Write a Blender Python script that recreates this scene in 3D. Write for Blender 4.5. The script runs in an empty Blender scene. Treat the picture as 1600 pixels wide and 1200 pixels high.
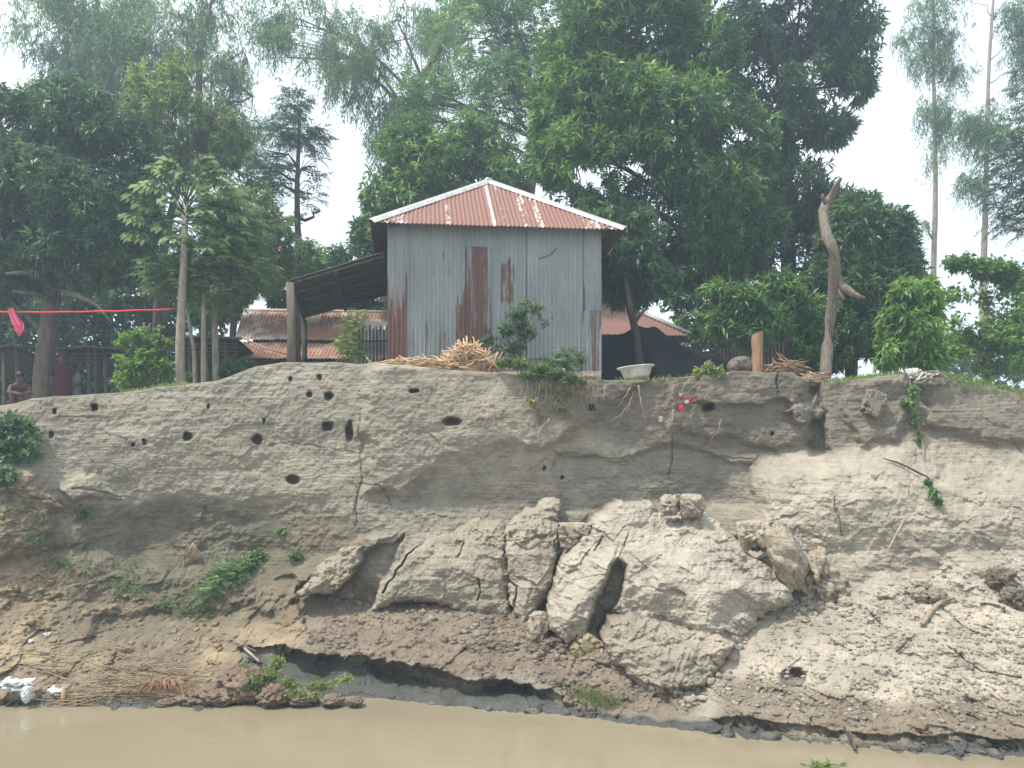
import bpy, math, random
import numpy as np
from mathutils import Vector

# ---------------------------------------------------------------- camera, sky, sun, exposure
SC = bpy.context.scene
COL = SC.collection
EYE = 3.1          # eye height above the river
FPX = 1250.0       # focal length in photo pixels (photo 1600 wide)
HY = 740.0         # photo row of the horizon
cam = bpy.data.cameras.new('camera')
camo = bpy.data.objects.new('camera', cam); COL.objects.link(camo)
cam.sensor_width = 36; cam.lens = 36 * FPX / 1600
cam.shift_y = (HY - 600) / 1600
cam.clip_end = 2000
camo.location = (0, 0, EYE); camo.rotation_euler = (math.pi / 2, 0, 0)
SC.camera = camo
SUN_EL, SUN_AZ = math.radians(64), math.radians(-112)   # azimuth from +Y, towards +X
W = bpy.data.worlds.new('World'); SC.world = W; W.use_nodes = True
wn = W.node_tree.nodes; wl = W.node_tree.links
sky = wn.new('ShaderNodeTexSky'); sky.sky_type = 'NISHITA'; sky.sun_disc = False
sky.sun_elevation = SUN_EL; sky.sun_rotation = SUN_AZ
sky.air_density = 1.0; sky.dust_density = 7.0; sky.ozone_density = 1.0
# thin bright haze layer with faint cloud streaks over the blue
tc = wn.new('ShaderNodeTexCoord'); cn = wn.new('ShaderNodeTexNoise'); cn.inputs['Scale'].default_value = 2.2; cn.inputs['Detail'].default_value = 5
mp_ = wn.new('ShaderNodeMapping'); mp_.inputs['Scale'].default_value = (1, 1, 2.5); wl.new(tc.outputs['Generated'], mp_.inputs[0]); wl.new(mp_.outputs[0], cn.inputs['Vector'])
mr = wn.new('ShaderNodeMapRange'); mr.inputs['From Min'].default_value = .3; mr.inputs['From Max'].default_value = .65; mr.inputs['To Min'].default_value = .72; mr.inputs['To Max'].default_value = .95
wl.new(cn.outputs['Fac'], mr.inputs[0])
mxs = wn.new('ShaderNodeMix'); mxs.data_type = 'RGBA'; wl.new(mr.outputs[0], mxs.inputs['Factor']); wl.new(sky.outputs[0], mxs.inputs[6]); mxs.inputs[7].default_value = (5.9, 6.5, 7.0, 1)
wl.new(mxs.outputs[2], wn['Background'].inputs[0]); wn['Background'].inputs[1].default_value = 0.15
sl = bpy.data.lights.new('sun', 'SUN'); sl.energy = 3.4; sl.angle = math.radians(3.0); sl.color = (1, .95, .87)
so = bpy.data.objects.new('sun', sl); COL.objects.link(so)
sd = Vector((math.cos(SUN_EL) * math.sin(SUN_AZ), math.cos(SUN_EL) * math.cos(SUN_AZ), math.sin(SUN_EL)))
so.rotation_euler = sd.to_track_quat('Z', 'Y').to_euler()
SC.view_settings.view_transform = 'Standard'; SC.view_settings.look = 'None'
SC.view_settings.exposure = 0.68; SC.view_settings.gamma = 1
SC.cycles.max_bounces = 6; SC.cycles.diffuse_bounces = 3; SC.cycles.glossy_bounces = 2
SC.cycles.transmission_bounces = 4; SC.cycles.volume_bounces = 0

rng = np.random.default_rng(7); random.seed(7)

# ---------------------------------------------------------------- thin haze volume added for the bluish veil of lens glare
def haze():
    import bmesh
    bm = bmesh.new(); bmesh.ops.create_cube(bm, size=1); me = bpy.data.meshes.new('haze'); bm.to_mesh(me); bm.free()
    o = bpy.data.objects.new('haze', me); COL.objects.link(o); o['kind'] = 'stuff'; o['label'] = 'thin haze added over the river and the trees to imitate veiling lens glare'
    o.location = (0, 45, 9.5); o.scale = (260, 170, 22)
    m = bpy.data.materials.new('haze'); m.use_nodes = True; n = m.node_tree.nodes; n.clear()
    out = n.new('ShaderNodeOutputMaterial'); v = n.new('ShaderNodeVolumePrincipled'); v.inputs['Color'].default_value = (.68, .86, 1, 1); v.inputs['Density'].default_value = HAZE; v.inputs['Anisotropy'].default_value = .3
    m.node_tree.links.new(v.outputs[0], out.inputs['Volume']); me.materials.append(m)
HAZE = 0.0045
haze()

# ---------------------------------------------------------------- helpers
def at(px, py, Y):
    """real position of the thing seen at photo pixel px,py when it stands Y metres away"""
    return np.array([(px - 800) * Y / FPX, Y, EYE + (HY - py) * Y / FPX])

def ss(a, b, x):
    t = np.clip((x - a) / (b - a), 0, 1); return t * t * (3 - 2 * t)

def hsh(i, j, k, s=0):
    h = (i.astype(np.int64) * 374761393 + j.astype(np.int64) * 668265263 + k.astype(np.int64) * 2147483647 + s * 1274126177) & 0xffffffff
    h = ((h ^ (h >> 13)) * 1274126177) & 0xffffffff
    h = ((h ^ (h >> 16)) * 2246822519) & 0xffffffff
    h = h ^ (h >> 15)
    return (h & 0xffffff) / float(0xffffff)

def vnoise(p, s=0):
    p = np.asarray(p, float); i = np.floor(p).astype(np.int64); f = p - i; f = f * f * (3 - 2 * f)
    r = 0
    for a in (0, 1):
        wa = f[..., 0] if a else 1 - f[..., 0]
        for b in (0, 1):
            wb = f[..., 1] if b else 1 - f[..., 1]
            for c in (0, 1):
                wc = f[..., 2] if c else 1 - f[..., 2]
                r = r + wa * wb * wc * hsh(i[..., 0] + a, i[..., 1] + b, i[..., 2] + c, s)
    return r

def fbm(p, o=4, s=0, g=.5):
    r = 0; a = 1; t = 0
    p = np.asarray(p, float)
    for k in range(o):
        r = r + a * vnoise(p * 2.03 ** k + 17.3 * k, s + k); t += a; a *= g
    return r / t - .5

def worley(p, s=0):
    p = np.asarray(p, float); i = np.floor(p).astype(np.int64)
    f1 = np.full(p.shape[:-1], 9.); f2 = f1.copy(); cid = f1.copy()
    for a in (-1, 0, 1):
        for b in (-1, 0, 1):
            for c in (-1, 0, 1):
                ia, ib, ic = i[..., 0] + a, i[..., 1] + b, i[..., 2] + c
                dx = ia + hsh(ia, ib, ic, s) - p[..., 0]; dy = ib + hsh(ia, ib, ic, s + 1) - p[..., 1]; dz = ic + hsh(ia, ib, ic, s + 2) - p[..., 2]
                d = np.sqrt(dx * dx + dy * dy + dz * dz)
                n = d < f1
                f2 = np.where(n, f1, np.minimum(f2, d)); cid = np.where(n, hsh(ia, ib, ic, s + 3), cid); f1 = np.where(n, d, f1)
    return f1, f2, cid

def facet(p, s=0):
    """broken planes: every cell tilts its own way"""
    p = np.asarray(p, float); i = np.floor(p).astype(np.int64); f1 = np.full(p.shape[:-1], 9.); h = f1 * 0
    for a in (-1, 0, 1):
        for b in (-1, 0, 1):
            for c in (-1, 0, 1):
                ia, ib, ic = i[..., 0] + a, i[..., 1] + b, i[..., 2] + c
                dx = p[..., 0] - ia - hsh(ia, ib, ic, s); dy = p[..., 1] - ib - hsh(ia, ib, ic, s + 1); dz = p[..., 2] - ic - hsh(ia, ib, ic, s + 2)
                d = np.sqrt(dx * dx + dy * dy + dz * dz); n = d < f1
                v = dx * (hsh(ia, ib, ic, s + 4) * 2 - 1) + dz * (hsh(ia, ib, ic, s + 5) * 2 - 1) + .35 * hsh(ia, ib, ic, s + 6)
                h = np.where(n, v, h); f1 = np.where(n, d, f1)
    return h

def sdpoly(X, Y, pts):
    """signed distance to a polygon, positive inside"""
    pts = np.array(pts, float); n = len(pts); d = np.full(X.shape, 1e9); ins = np.zeros(X.shape, bool)
    for k in range(n):
        a = pts[k]; b = pts[(k + 1) % n]; e = b - a
        t = np.clip(((X - a[0]) * e[0] + (Y - a[1]) * e[1]) / (e @ e), 0, 1)
        d = np.minimum(d, np.hypot(X - a[0] - t * e[0], Y - a[1] - t * e[1]))
        c = ((a[1] > Y) != (b[1] > Y))
        with np.errstate(divide='ignore', invalid='ignore'):
            ins ^= c & (X < (b[0] - a[0]) * (Y - a[1]) / (b[1] - a[1] + 1e-12) + a[0])
    return np.where(ins, d, -d)

def sdline(X, Y, pts):
    pts = np.array(pts, float); d = np.full(X.shape, 1e9)
    for a, b in zip(pts[:-1], pts[1:]):
        e = b - a; t = np.clip(((X - a[0]) * e[0] + (Y - a[1]) * e[1]) / (e @ e), 0, 1)
        d = np.minimum(d, np.hypot(X - a[0] - t * e[0], Y - a[1] - t * e[1]))
    return d

def tag(o, label=None, cat=None, group=None, kind=None):
    if label: o['label'] = label
    if cat: o['category'] = cat
    if group: o['group'] = group
    if kind: o['kind'] = kind
    return o

def empty(name, loc, label, cat, group=None):
    o = bpy.data.objects.new(name, None); COL.objects.link(o); o.location = [float(v) for v in loc]
    o.empty_display_size = .2
    return tag(o, label, cat, group)

def mesh(name, V, F, mat, parent=None, smooth=False, attrs=None, colattr=None):
    """V world coordinates; F int array (n,3)/(n,4) or a list of such arrays"""
    V = np.asarray(V, float)
    if parent is not None: V = V - np.array(parent.location)
    Fs = F if isinstance(F, list) and np.ndim(F[0]) == 2 else [F]
    Fs = [np.asarray(f, np.int32) for f in Fs if len(f)]
    me = bpy.data.meshes.new(name)
    me.vertices.add(len(V)); me.vertices.foreach_set('co', V.astype(np.float32).ravel())
    nl = sum(f.size for f in Fs); npoly = sum(len(f) for f in Fs)
    me.loops.add(nl); me.loops.foreach_set('vertex_index', np.concatenate([f.ravel() for f in Fs]))
    tot = np.concatenate([np.full(len(f), f.shape[1], np.int32) for f in Fs])
    st = np.concatenate([[0], np.cumsum(tot)[:-1]]).astype(np.int32)
    me.polygons.add(npoly); me.polygons.foreach_set('loop_start', st); me.polygons.foreach_set('loop_total', tot)
    if smooth: me.polygons.foreach_set('use_smooth', np.ones(npoly, bool))
    for k, a in (attrs or {}).items():
        at_ = me.attributes.new(k, 'FLOAT', 'POINT'); at_.data.foreach_set('value', np.asarray(a, np.float32).ravel())
    if colattr is not None:
        ca = me.color_attributes.new('Col', 'FLOAT_COLOR', 'POINT')
        c4 = np.ones((len(V), 4), np.float32); c4[:, :3] = colattr; ca.data.foreach_set('color', c4.ravel())
    me.update(); me.validate()
    me.materials.append(mat)
    o = bpy.data.objects.new(name, me); COL.objects.link(o)
    if parent is not None: o.parent = parent
    return o

def gridf(nr, nc, off=0, flip=False):
    r = np.arange(nr - 1)[:, None]; c = np.arange(nc - 1)[None]
    a = r * nc + c
    f = np.stack([a, a + 1, a + nc + 1, a + nc], -1).reshape(-1, 4) + off
    return f[:, ::-1] if flip else f

class MB:
    def __init__(s): s.V = []; s.Q = []; s.T = []; s.n = 0
    def add(s, V, F):
        V = np.asarray(V, float); F = np.asarray(F, int)
        (s.Q if F.shape[1] == 4 else s.T).append(F + s.n); s.V.append(V); s.n += len(V)
    def box(s, c, size, ax=None):
        c = np.array(c, float); h = np.array(size, float) / 2
        ax = np.eye(3) if ax is None else np.array(ax, float)
        v = np.array([[x, y, z] for z in (-1, 1) for y in (-1, 1) for x in (-1, 1)]) * h
        s.add(c + v @ ax, [[0, 2, 3, 1], [4, 5, 7, 6], [0, 1, 5, 4], [2, 6, 7, 3], [0, 4, 6, 2], [1, 3, 7, 5]])
    def tube(s, P, R, n=6, rough=0.0, cap=True):
        P = np.array(P, float); m = len(P); R = np.broadcast_to(np.array(R, float), (m,))
        T = np.gradient(P, axis=0); T /= np.linalg.norm(T, axis=1)[:, None] + 1e-9
        up = np.array([0, 0, 1.]) if abs(T[0, 2]) < .9 else np.array([1., 0, 0])
        a = np.cross(T, up); a /= np.linalg.norm(a, axis=1)[:, None] + 1e-9; b = np.cross(T, a)
        th = np.arange(n) / n * 2 * math.pi
        rr = R[:, None] * (1 + rough * (rng.random((m, n)) - .5) * 2) if rough else R[:, None] * np.ones((1, n))
        V = P[:, None] + rr[..., None] * (np.cos(th)[None, :, None] * a[:, None] + np.sin(th)[None, :, None] * b[:, None])
        V = V.reshape(-1, 3); i = np.arange(m - 1)[:, None] * n; j = np.arange(n)[None]; k = (j + 1) % n
        F = np.stack([i + j, i + k, i + k + n, i + j + n], -1).reshape(-1, 4)
        s.add(V, F)
        if cap:
            base = s.n - m * n
            for e, fl in ((0, 1), (m - 1, 0)):
                ring = base + e * n + np.arange(n)
                s.V.append(P[e][None]); cidx = s.n; s.n += 1
                t = np.stack([ring, np.roll(ring, -1), np.full(n, cidx)], -1)
                s.T.append(t[:, ::-1] if fl else t)
    def quad(s, a, b, c, d): s.add([a, b, c, d], [[0, 1, 2, 3]])
    def build(s, name, mat, parent=None, smooth=False, **k):
        F = []
        if s.Q: F.append(np.concatenate(s.Q))
        if s.T: F.append(np.concatenate(s.T))
        return mesh(name, np.concatenate(s.V), F, mat, parent, smooth, **k)

def blob(c, r, seed, n=14, rough=.35, freq=1.6, flat=.0):
    """a lumpy closed chunk; r three radii"""
    th = np.linspace(0, math.pi, n)[:, None]; ph = (np.arange(n * 2) / (n * 2) * 2 * math.pi)[None]
    D = np.stack([np.sin(th) * np.cos(ph), np.sin(th) * np.sin(ph), np.cos(th) * np.ones_like(ph)], -1).reshape(-1, 3)
    q = D * freq + seed * 7.7
    f1, f2, _ = worley(q, seed)
    m = 1 + rough * (fbm(q, 4, seed) * 1.6 - .35 * f1 + .1)
    if rough > .25 and n > 20: m = m + rough * (.9 * facet(q * 1.1, seed + 9) + .45 * facet(q * 3.2, seed + 19)) + .12 * rough * fbm(q * 9, 3, seed)
    if flat: m = np.minimum(m, flat / (np.abs(D).max(1) + .001))
    V = np.array(c) + D * m[:, None] * np.array(r)
    nc = 2 * n; i = np.arange(n - 1)[:, None] * nc; j = np.arange(nc)[None]; k = (j + 1) % nc
    F = np.stack([i + j, i + j + nc, i + k + nc, i + k], -1).reshape(-1, 4)
    return V, F

# ---------------------------------------------------------------- materials
def newmat(name):
    m = bpy.data.materials.new(name); m.use_nodes = True
    n = m.node_tree.nodes; b = n['Principled BSDF']; b.inputs['Roughness'].default_value = .9
    b.inputs['Specular IOR Level'].default_value = .25
    return m, n, m.node_tree.links, b

def noise(n, l, scale, detail=4, rough=.55, vec=None, stretch=None):
    t = n.new('ShaderNodeTexNoise'); t.inputs['Scale'].default_value = scale; t.inputs['Detail'].default_value = detail; t.inputs['Roughness'].default_value = rough
    g = n.new('ShaderNodeNewGeometry'); src = g.outputs['Position']
    if stretch:
        mp = n.new('ShaderNodeMapping'); mp.inputs['Scale'].default_value = stretch; l.new(src, mp.inputs[0]); src = mp.outputs[0]
    l.new(src, t.inputs['Vector']); return t.outputs['Fac']

def ramp(n, l, fac, stops):
    r = n.new('ShaderNodeValToRGB'); e = r.color_ramp.elements
    while len(e) > 1: e.remove(e[0])
    e[0].position = stops[0][0]; e[0].color = (*stops[0][1], 1)
    for p, c in stops[1:]:
        x = e.new(p); x.color = (*c, 1)
    l.new(fac, r.inputs[0]); return r.outputs[0]

def bump(n, l, b, h, strength=.5, dist=.02):
    u = n.new('ShaderNodeBump'); u.inputs['Strength'].default_value = strength; u.inputs['Distance'].default_value = dist
    l.new(h, u.inputs['Height']); l.new(u.outputs[0], b.inputs['Normal'])

def simple(name, c1, c2, scale=12, rough=.85, metal=0, stretch=None, bs=.4, bd=.01, detail=5):
    m, n, l, b = newmat(name)
    f = noise(n, l, scale, detail, .6, stretch=stretch)
    l.new(ramp(n, l, f, [(.3, c1), (.7, c2)]), b.inputs['Base Color'])
    b.inputs['Roughness'].default_value = rough; b.inputs['Metallic'].default_value = metal
    if bs: bump(n, l, b, f, bs, bd)
    return m

def leafmat(name, dark, light, trans=.35, rough=.45):
    m, n, l, b = newmat(name)
    a = n.new('ShaderNodeAttribute'); a.attribute_name = 'tint'
    c = ramp(n, l, a.outputs['Fac'], [(0, dark), (.6, tuple(.6 * x + .4 * y for x, y in zip(dark, light))), (1, light)])
    l.new(c, b.inputs['Base Color']); b.inputs['Roughness'].default_value = rough; b.inputs['Specular IOR Level'].default_value = .45
    t = n.new('ShaderNodeBsdfTranslucent')
    h = n.new('ShaderNodeHueSaturation'); h.inputs['Value'].default_value = 1.6; h.inputs['Hue'].default_value = .485; l.new(c, h.inputs['Color']); l.new(h.outputs[0], t.inputs[0])
    mx = n.new('ShaderNodeMixShader'); mx.inputs[0].default_value = trans
    l.new(b.outputs[0], mx.inputs[1]); l.new(t.outputs[0], mx.inputs[2])
    l.new(mx.outputs[0], n['Material Output'].inputs[0])
    return m

def soilmat():
    m, n, l, b = newmat('soil')
    a = n.new('ShaderNodeVertexColor'); a.layer_name = 'Col'
    f = noise(n, l, 2.2, 8, .65); g = noise(n, l, 26, 6, .7); st = noise(n, l, 3.0, 6, .6, stretch=(.6, .6, 9))
    def mul(x, y):
        k = n.new('ShaderNodeMath'); k.operation = 'MULTIPLY'; l.new(x, k.inputs[0]); l.new(y, k.inputs[1]); return k.outputs[0]
    def rng_(x, lo, hi):
        k = n.new('ShaderNodeMapRange'); k.inputs['From Min'].default_value = .3; k.inputs['From Max'].default_value = .7
        k.inputs['To Min'].default_value = lo; k.inputs['To Max'].default_value = hi; l.new(x, k.inputs[0]); return k.outputs[0]
    v = mul(mul(rng_(f, .8, 1.18), rng_(g, .86, 1.12)), rng_(st, .88, 1.1))
    mx = n.new('ShaderNodeVectorMath'); mx.operation = 'SCALE'; l.new(a.outputs[0], mx.inputs[0]); l.new(v, mx.inputs['Scale'])
    l.new(mx.outputs[0], b.inputs['Base Color'])
    w = n.new('ShaderNodeAttribute'); w.attribute_name = 'wet'
    r = n.new('ShaderNodeMapRange'); r.inputs['To Min'].default_value = .95; r.inputs['To Max'].default_value = .35; l.new(w.outputs['Fac'], r.inputs[0]); l.new(r.outputs[0], b.inputs['Roughness'])
    h1 = noise(n, l, 18, 8, .72)
    ad = n.new('ShaderNodeMath'); ad.operation = 'ADD'; l.new(h1, ad.inputs[0]); l.new(mul(st, st), ad.inputs[1])
    bump(n, l, b, ad.outputs[0], .9, .04)
    return m

def tinmat(name, zinc=(.25, .268, .262), rust=(.155, .072, .058), rust2=(.10, .055, .045), metal=.25, rough=.5):
    m, n, l, b = newmat(name)
    a = n.new('ShaderNodeAttribute'); a.attribute_name = 'rust'
    f = noise(n, l, 9, 6, .7, stretch=(3, 3, .5)); g = noise(n, l, 30, 4, .6)
    s = n.new('ShaderNodeMath'); s.operation = 'ADD'; l.new(a.outputs['Fac'], s.inputs[0])
    k = n.new('ShaderNodeMath'); k.operation = 'MULTIPLY_ADD'; l.new(f, k.inputs[0]); k.inputs[1].default_value = .7; k.inputs[2].default_value = -.35; l.new(k.outputs[0], s.inputs[1])
    r = n.new('ShaderNodeMapRange'); r.inputs['From Min'].default_value = .42; r.inputs['From Max'].default_value = .6; l.new(s.outputs[0], r.inputs[0])
    zc = ramp(n, l, noise(n, l, 1.6, 5, .6, stretch=(2.5, 2.5, .6)), [(.3, tuple(.82 * x for x in zinc)), (.7, tuple(1.12 * x for x in zinc))])
    rc = ramp(n, l, g, [(.3, rust2), (.65, rust), (.85, tuple(1.25 * x for x in rust))])
    mx = n.new('ShaderNodeMix'); mx.data_type = 'RGBA'; l.new(r.outputs[0], mx.inputs['Factor']); l.new(zc, mx.inputs[6]); l.new(rc, mx.inputs[7])
    l.new(mx.outputs[2], b.inputs['Base Color']); b.inputs['Roughness'].default_value = rough
    mm = n.new('ShaderNodeMath'); mm.operation = 'MULTIPLY_ADD'; l.new(r.outputs[0], mm.inputs[0]); mm.inputs[1].default_value = -metal; mm.inputs[2].default_value = metal
    l.new(mm.outputs[0], b.inputs['Metallic'])
    bump(n, l, b, g, .15, .003)
    return m

M = {}
M['soil'] = soilmat()
M['tin'] = tinmat('corrugated_tin')
M['roof_tin'] = tinmat('rusty_roof_tin', zinc=(.48, .43, .39), rust=(.26, .13, .10), rust2=(.16, .08, .062), metal=.1, rough=.65)
M['side_tin'] = tinmat('shaded_side_roof_tin', zinc=(.14, .12, .11), rust=(.12, .06, .045), rust2=(.07, .04, .03), metal=.1, rough=.7)  # rustier roof tin, darkened to paint in the shade under the side eaves
M['old_tin'] = tinmat('old_house_roof_tin', zinc=(.46, .40, .35), rust=(.30, .155, .10), rust2=(.19, .095, .065), metal=.1, rough=.7)
M['zinc'] = simple('zinc_cap', (.30, .30, .29), (.50, .49, .47), 7, .5, .2)
M['dark_tin'] = simple('weathered_dark_tin', (.035, .03, .03), (.085, .07, .06), 6, .75)
M['bark'] = simple('bark', (.075, .06, .048), (.17, .14, .11), 9, .9, stretch=(1, 1, .3), bs=.8, bd=.02)
M['palebark'] = simple('pale_bark', (.20, .17, .13), (.36, .32, .26), 10, .85, stretch=(1, 1, .4), bs=.6)
M['darkbark'] = simple('dark_bark', (.035, .03, .026), (.08, .065, .055), 9, .9, stretch=(1, 1, .3), bs=.8, bd=.02)
M['deadwood'] = simple('dead_wood', (.09, .07, .055), (.28, .23, .185), 9, .9, stretch=(4, 4, .35), bs=1, bd=.03, detail=9)
M['timber'] = simple('timber', (.19, .12, .075), (.36, .25, .16), 8, .8, stretch=(4, 4, .5), bs=.5)
M['orangewood'] = simple('orange_post_wood', (.20, .11, .065), (.40, .25, .15), 9, .85, stretch=(5, 5, .5), bs=.8, detail=8)
M['basin'] = simple('muddy_white_plastic', (.33, .31, .27), (.62, .61, .58), 5, .5, detail=8, bs=0)
M['straw'] = simple('straw', (.42, .27, .15), (.62, .46, .29), 30, .8, bs=.2)
M['drystalk'] = simple('dry_stalks', (.17, .125, .08), (.36, .28, .18), 20, .85, bs=.2)
M['root'] = simple('root', (.19, .14, .10), (.36, .28, .20), 25, .85, bs=.3)
M['water'], n_, l_, b_ = newmat('muddy_water')
l_.new(ramp(n_, l_, noise(n_, l_, .5, 3, .5, stretch=(.5, 1.5, 1)), [(.3, (.225, .19, .128)), (.7, (.25, .212, .145))]), b_.inputs['Base Color'])
b_.inputs['Roughness'].default_value = .03; b_.inputs['Specular IOR Level'].default_value = .5
bump(n_, l_, b_, noise(n_, l_, 4, 5, .6, stretch=(.5, 1.8, 1)), .09, .05)
M['mango'] = leafmat('mango_leaves', (.030, .085, .030), (.20, .36, .08), .36, .36)
M['mango_dark'] = leafmat('dark_mango_leaves', (.026, .062, .036), (.13, .235, .075), .30, .36)
M['weep'] = leafmat('weeping_leaves', (.06, .125, .06), (.24, .36, .15), .35, .5)
M['feather'] = leafmat('feathery_leaves', (.05, .135, .045), (.22, .38, .11), .35, .5)
M['bright'] = leafmat('bright_leaves', (.07, .17, .03), (.22, .38, .08), .4, .45)
M['lime'] = leafmat('yellow_green_leaves', (.07, .13, .035), (.24, .32, .09), .4, .5)
M['papaya'] = leafmat('papaya_leaves', (.07, .14, .05), (.24, .34, .16), .35, .5)
M['weed'] = leafmat('weeds', (.12, .18, .05), (.38, .46, .16), .35, .6)
M['grass'] = leafmat('grass', (.09, .16, .03), (.26, .36, .09), .4, .6)
M['net'] = simple('black_netting', (.006, .007, .009), (.016, .017, .020), 25, .9)
M['white'] = simple('white_plastic', (.55, .56, .56), (.72, .72, .70), 9, .45)
M['redplastic'] = simple('red_printed_plastic', (.62, .04, .06), (.70, .10, .10), 8, .4, bs=.3)
M['pinkcloth'] = simple('pink_cloth', (.62, .07, .17), (.72, .16, .26), 12, .8)
M['redrope'] = simple('red_rope', (.60, .04, .04), (.72, .08, .06), 40, .7)
M['sack'] = simple('woven_sack', (.38, .33, .27), (.58, .53, .46), 14, .8)
M['maroon'] = simple('maroon_cloth', (.05, .009, .015), (.085, .016, .024), 9, .9)
M['purple'] = simple('plum_cloth', (.045, .016, .035), (.07, .025, .05), 9, .9)
M['greycloth'] = simple('grey_cloth', (.09, .09, .09), (.14, .135, .13), 9, .9)
M['skin'] = simple('skin', (.07, .042, .03), (.10, .06, .042), 9, .6, bs=0)
M['hair'] = simple('hair', (.012, .010, .010), (.02, .018, .016), 30, .5)
M['clay'] = simple('dark_clay', (.10, .085, .07), (.19, .16, .135), 10, .95, bs=.8, bd=.02)
M['mudwall'] = simple('house_wall', (.05, .045, .045), (.11, .09, .075), 4, .9)
M['ash'] = simple('ground_soil', (.20, .17, .12), (.34, .29, .22), 3, .95, bs=.6, bd=.04)
# ---------------------------------------------------------------- the river bank
TOPX = [-900, -100, 0, 25, 50, 85, 120, 200, 250, 300, 340, 370, 400, 440, 520, 590, 640, 700, 770, 850, 900, 960, 1060, 1100, 1135, 1145, 1238, 1250, 1275, 1300, 1340, 1380, 1440, 1480, 1530, 1560, 1600, 2600]
TOPY = [645, 640, 634, 630, 623, 619, 618, 613, 604, 599, 595, 584, 574, 568, 565, 569, 572, 577, 581, 588, 592, 594, 591, 588, 585, 579, 580, 588, 597, 597, 592, 587, 584, 591, 600, 608, 618, 650]
WATX = [-900, 0, 300, 400, 560, 700, 800, 900, 1000, 1110, 1200, 1300, 1400, 1500, 1600, 2600]
WATY = [1098, 1100, 1098, 1086, 1086, 1097, 1106, 1117, 1128, 1141, 1150, 1158, 1164, 1174, 1183, 1215]
TX = [-900, -100, 0, 100, 200, 300, 400, 500, 600, 700, 800, 900, 1000, 1100, 1200, 1300, 1400, 1500, 1600, 1700, 2600]
TP = [560, 620, 700, 780, 860, 940, 1000]
TT = np.array([
 [14.2, 14.2, 14.2, 14.2, 14.2, 14.2, 14.1, 14.0, 13.9, 13.9, 13.8, 13.8, 13.8, 13.8, 13.8, 13.8, 13.8, 13.8, 13.8, 13.8, 13.8],
 [14.0, 14.0, 14.1, 14.1, 14.1, 14.1, 14.0, 13.9, 13.8, 13.8, 13.75, 13.75, 13.8, 13.8, 13.8, 13.8, 13.8, 13.7, 13.7, 13.7, 13.7],
 [13.6, 13.5, 13.6, 14.0, 14.0, 14.0, 13.95, 13.85, 13.75, 13.75, 13.7, 13.7, 13.8, 13.85, 13.8, 13.6, 13.5, 13.5, 13.5, 13.5, 13.5],
 [13.1, 13.0, 13.1, 13.7, 13.9, 13.95, 13.9, 13.75, 13.6, 13.7, 13.7, 13.7, 13.75, 13.75, 13.3, 12.9, 12.9, 13.0, 13.0, 13.0, 13.0],
 [12.7, 12.7, 12.8, 13.3, 13.85, 13.9, 13.8, 13.5, 13.3, 13.35, 13.4, 13.5, 13.5, 13.2, 12.9, 12.7, 12.6, 12.5, 12.5, 12.5, 12.5],
 [12.3, 12.3, 12.4, 12.8, 13.3, 13.4, 13.2, 12.9, 13.0, 12.9, 12.9, 12.6, 12.4, 12.2, 11.9, 11.8, 11.6, 11.5, 11.5, 11.5, 11.5],
 [11.8, 11.8, 11.8, 12.0, 12.3, 12.5, 12.3, 11.9, 11.8, 11.75, 11.7, 11.6, 11.4, 11.3, 11.1, 10.9, 10.8, 10.7, 10.6, 10.6, 10.6]])
HOLES = [(513, 620, 5.5, 6), (484, 617, 3.5, 4.5), (546, 675, 5, 14), (512, 666, 8, 6), (412, 658, 2.2, 4), (402, 687, 7, 7), (293, 682, 6, 6), (225, 691, 3, 5),
         (208, 696, 2.5, 4), (149, 637, 4.5, 4.5), (457, 750, 9, 7), (706, 659, 13, 6.5), (1108, 636, 9, 5.5), (80, 680, 3.5, 5), (500, 590, 3, 3.5), (455, 593, 2.5, 3),
         (326, 635, 3, 3.5), (85, 643, 3, 4), (850, 732, 2, 2.5), (878, 746, 2, 2.5), (925, 637, 4, 4), (1240, 1058, 16, 11), (648, 612, 7, 3), (1208, 678, 2, 2.5)]

def basedepth(PX, PY):
    wat = np.interp(PX, WATX, WATY); yw = EYE * FPX / (wat - HY)
    # table lookup with smooth interpolation along both directions
    ix = np.clip(np.searchsorted(TX, PX) - 1, 0, len(TX) - 2); iy = np.clip(np.searchsorted(TP, PY) - 1, 0, len(TP) - 2)
    tx = (PX - np.take(TX, ix)) / (np.take(TX, ix + 1) - np.take(TX, ix)); ty = np.clip((PY - np.take(TP, iy)) / (np.take(TP, iy + 1) - np.take(TP, iy)), 0, 1)
    tx = tx * .5 + .5 * tx * tx * (3 - 2 * tx)
    d = (TT[iy, ix] * (1 - tx) + TT[iy, ix + 1] * tx) * (1 - ty) + (TT[iy + 1, ix] * (1 - tx) + TT[iy + 1, ix + 1] * tx) * ty
    # below row 1000: run down to the waterline and on under the water
    t = (PY - 1000) / (wat - 1000)
    low = d * (1 - t) + yw * t
    return np.where(PY > 1000, low, d)

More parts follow.
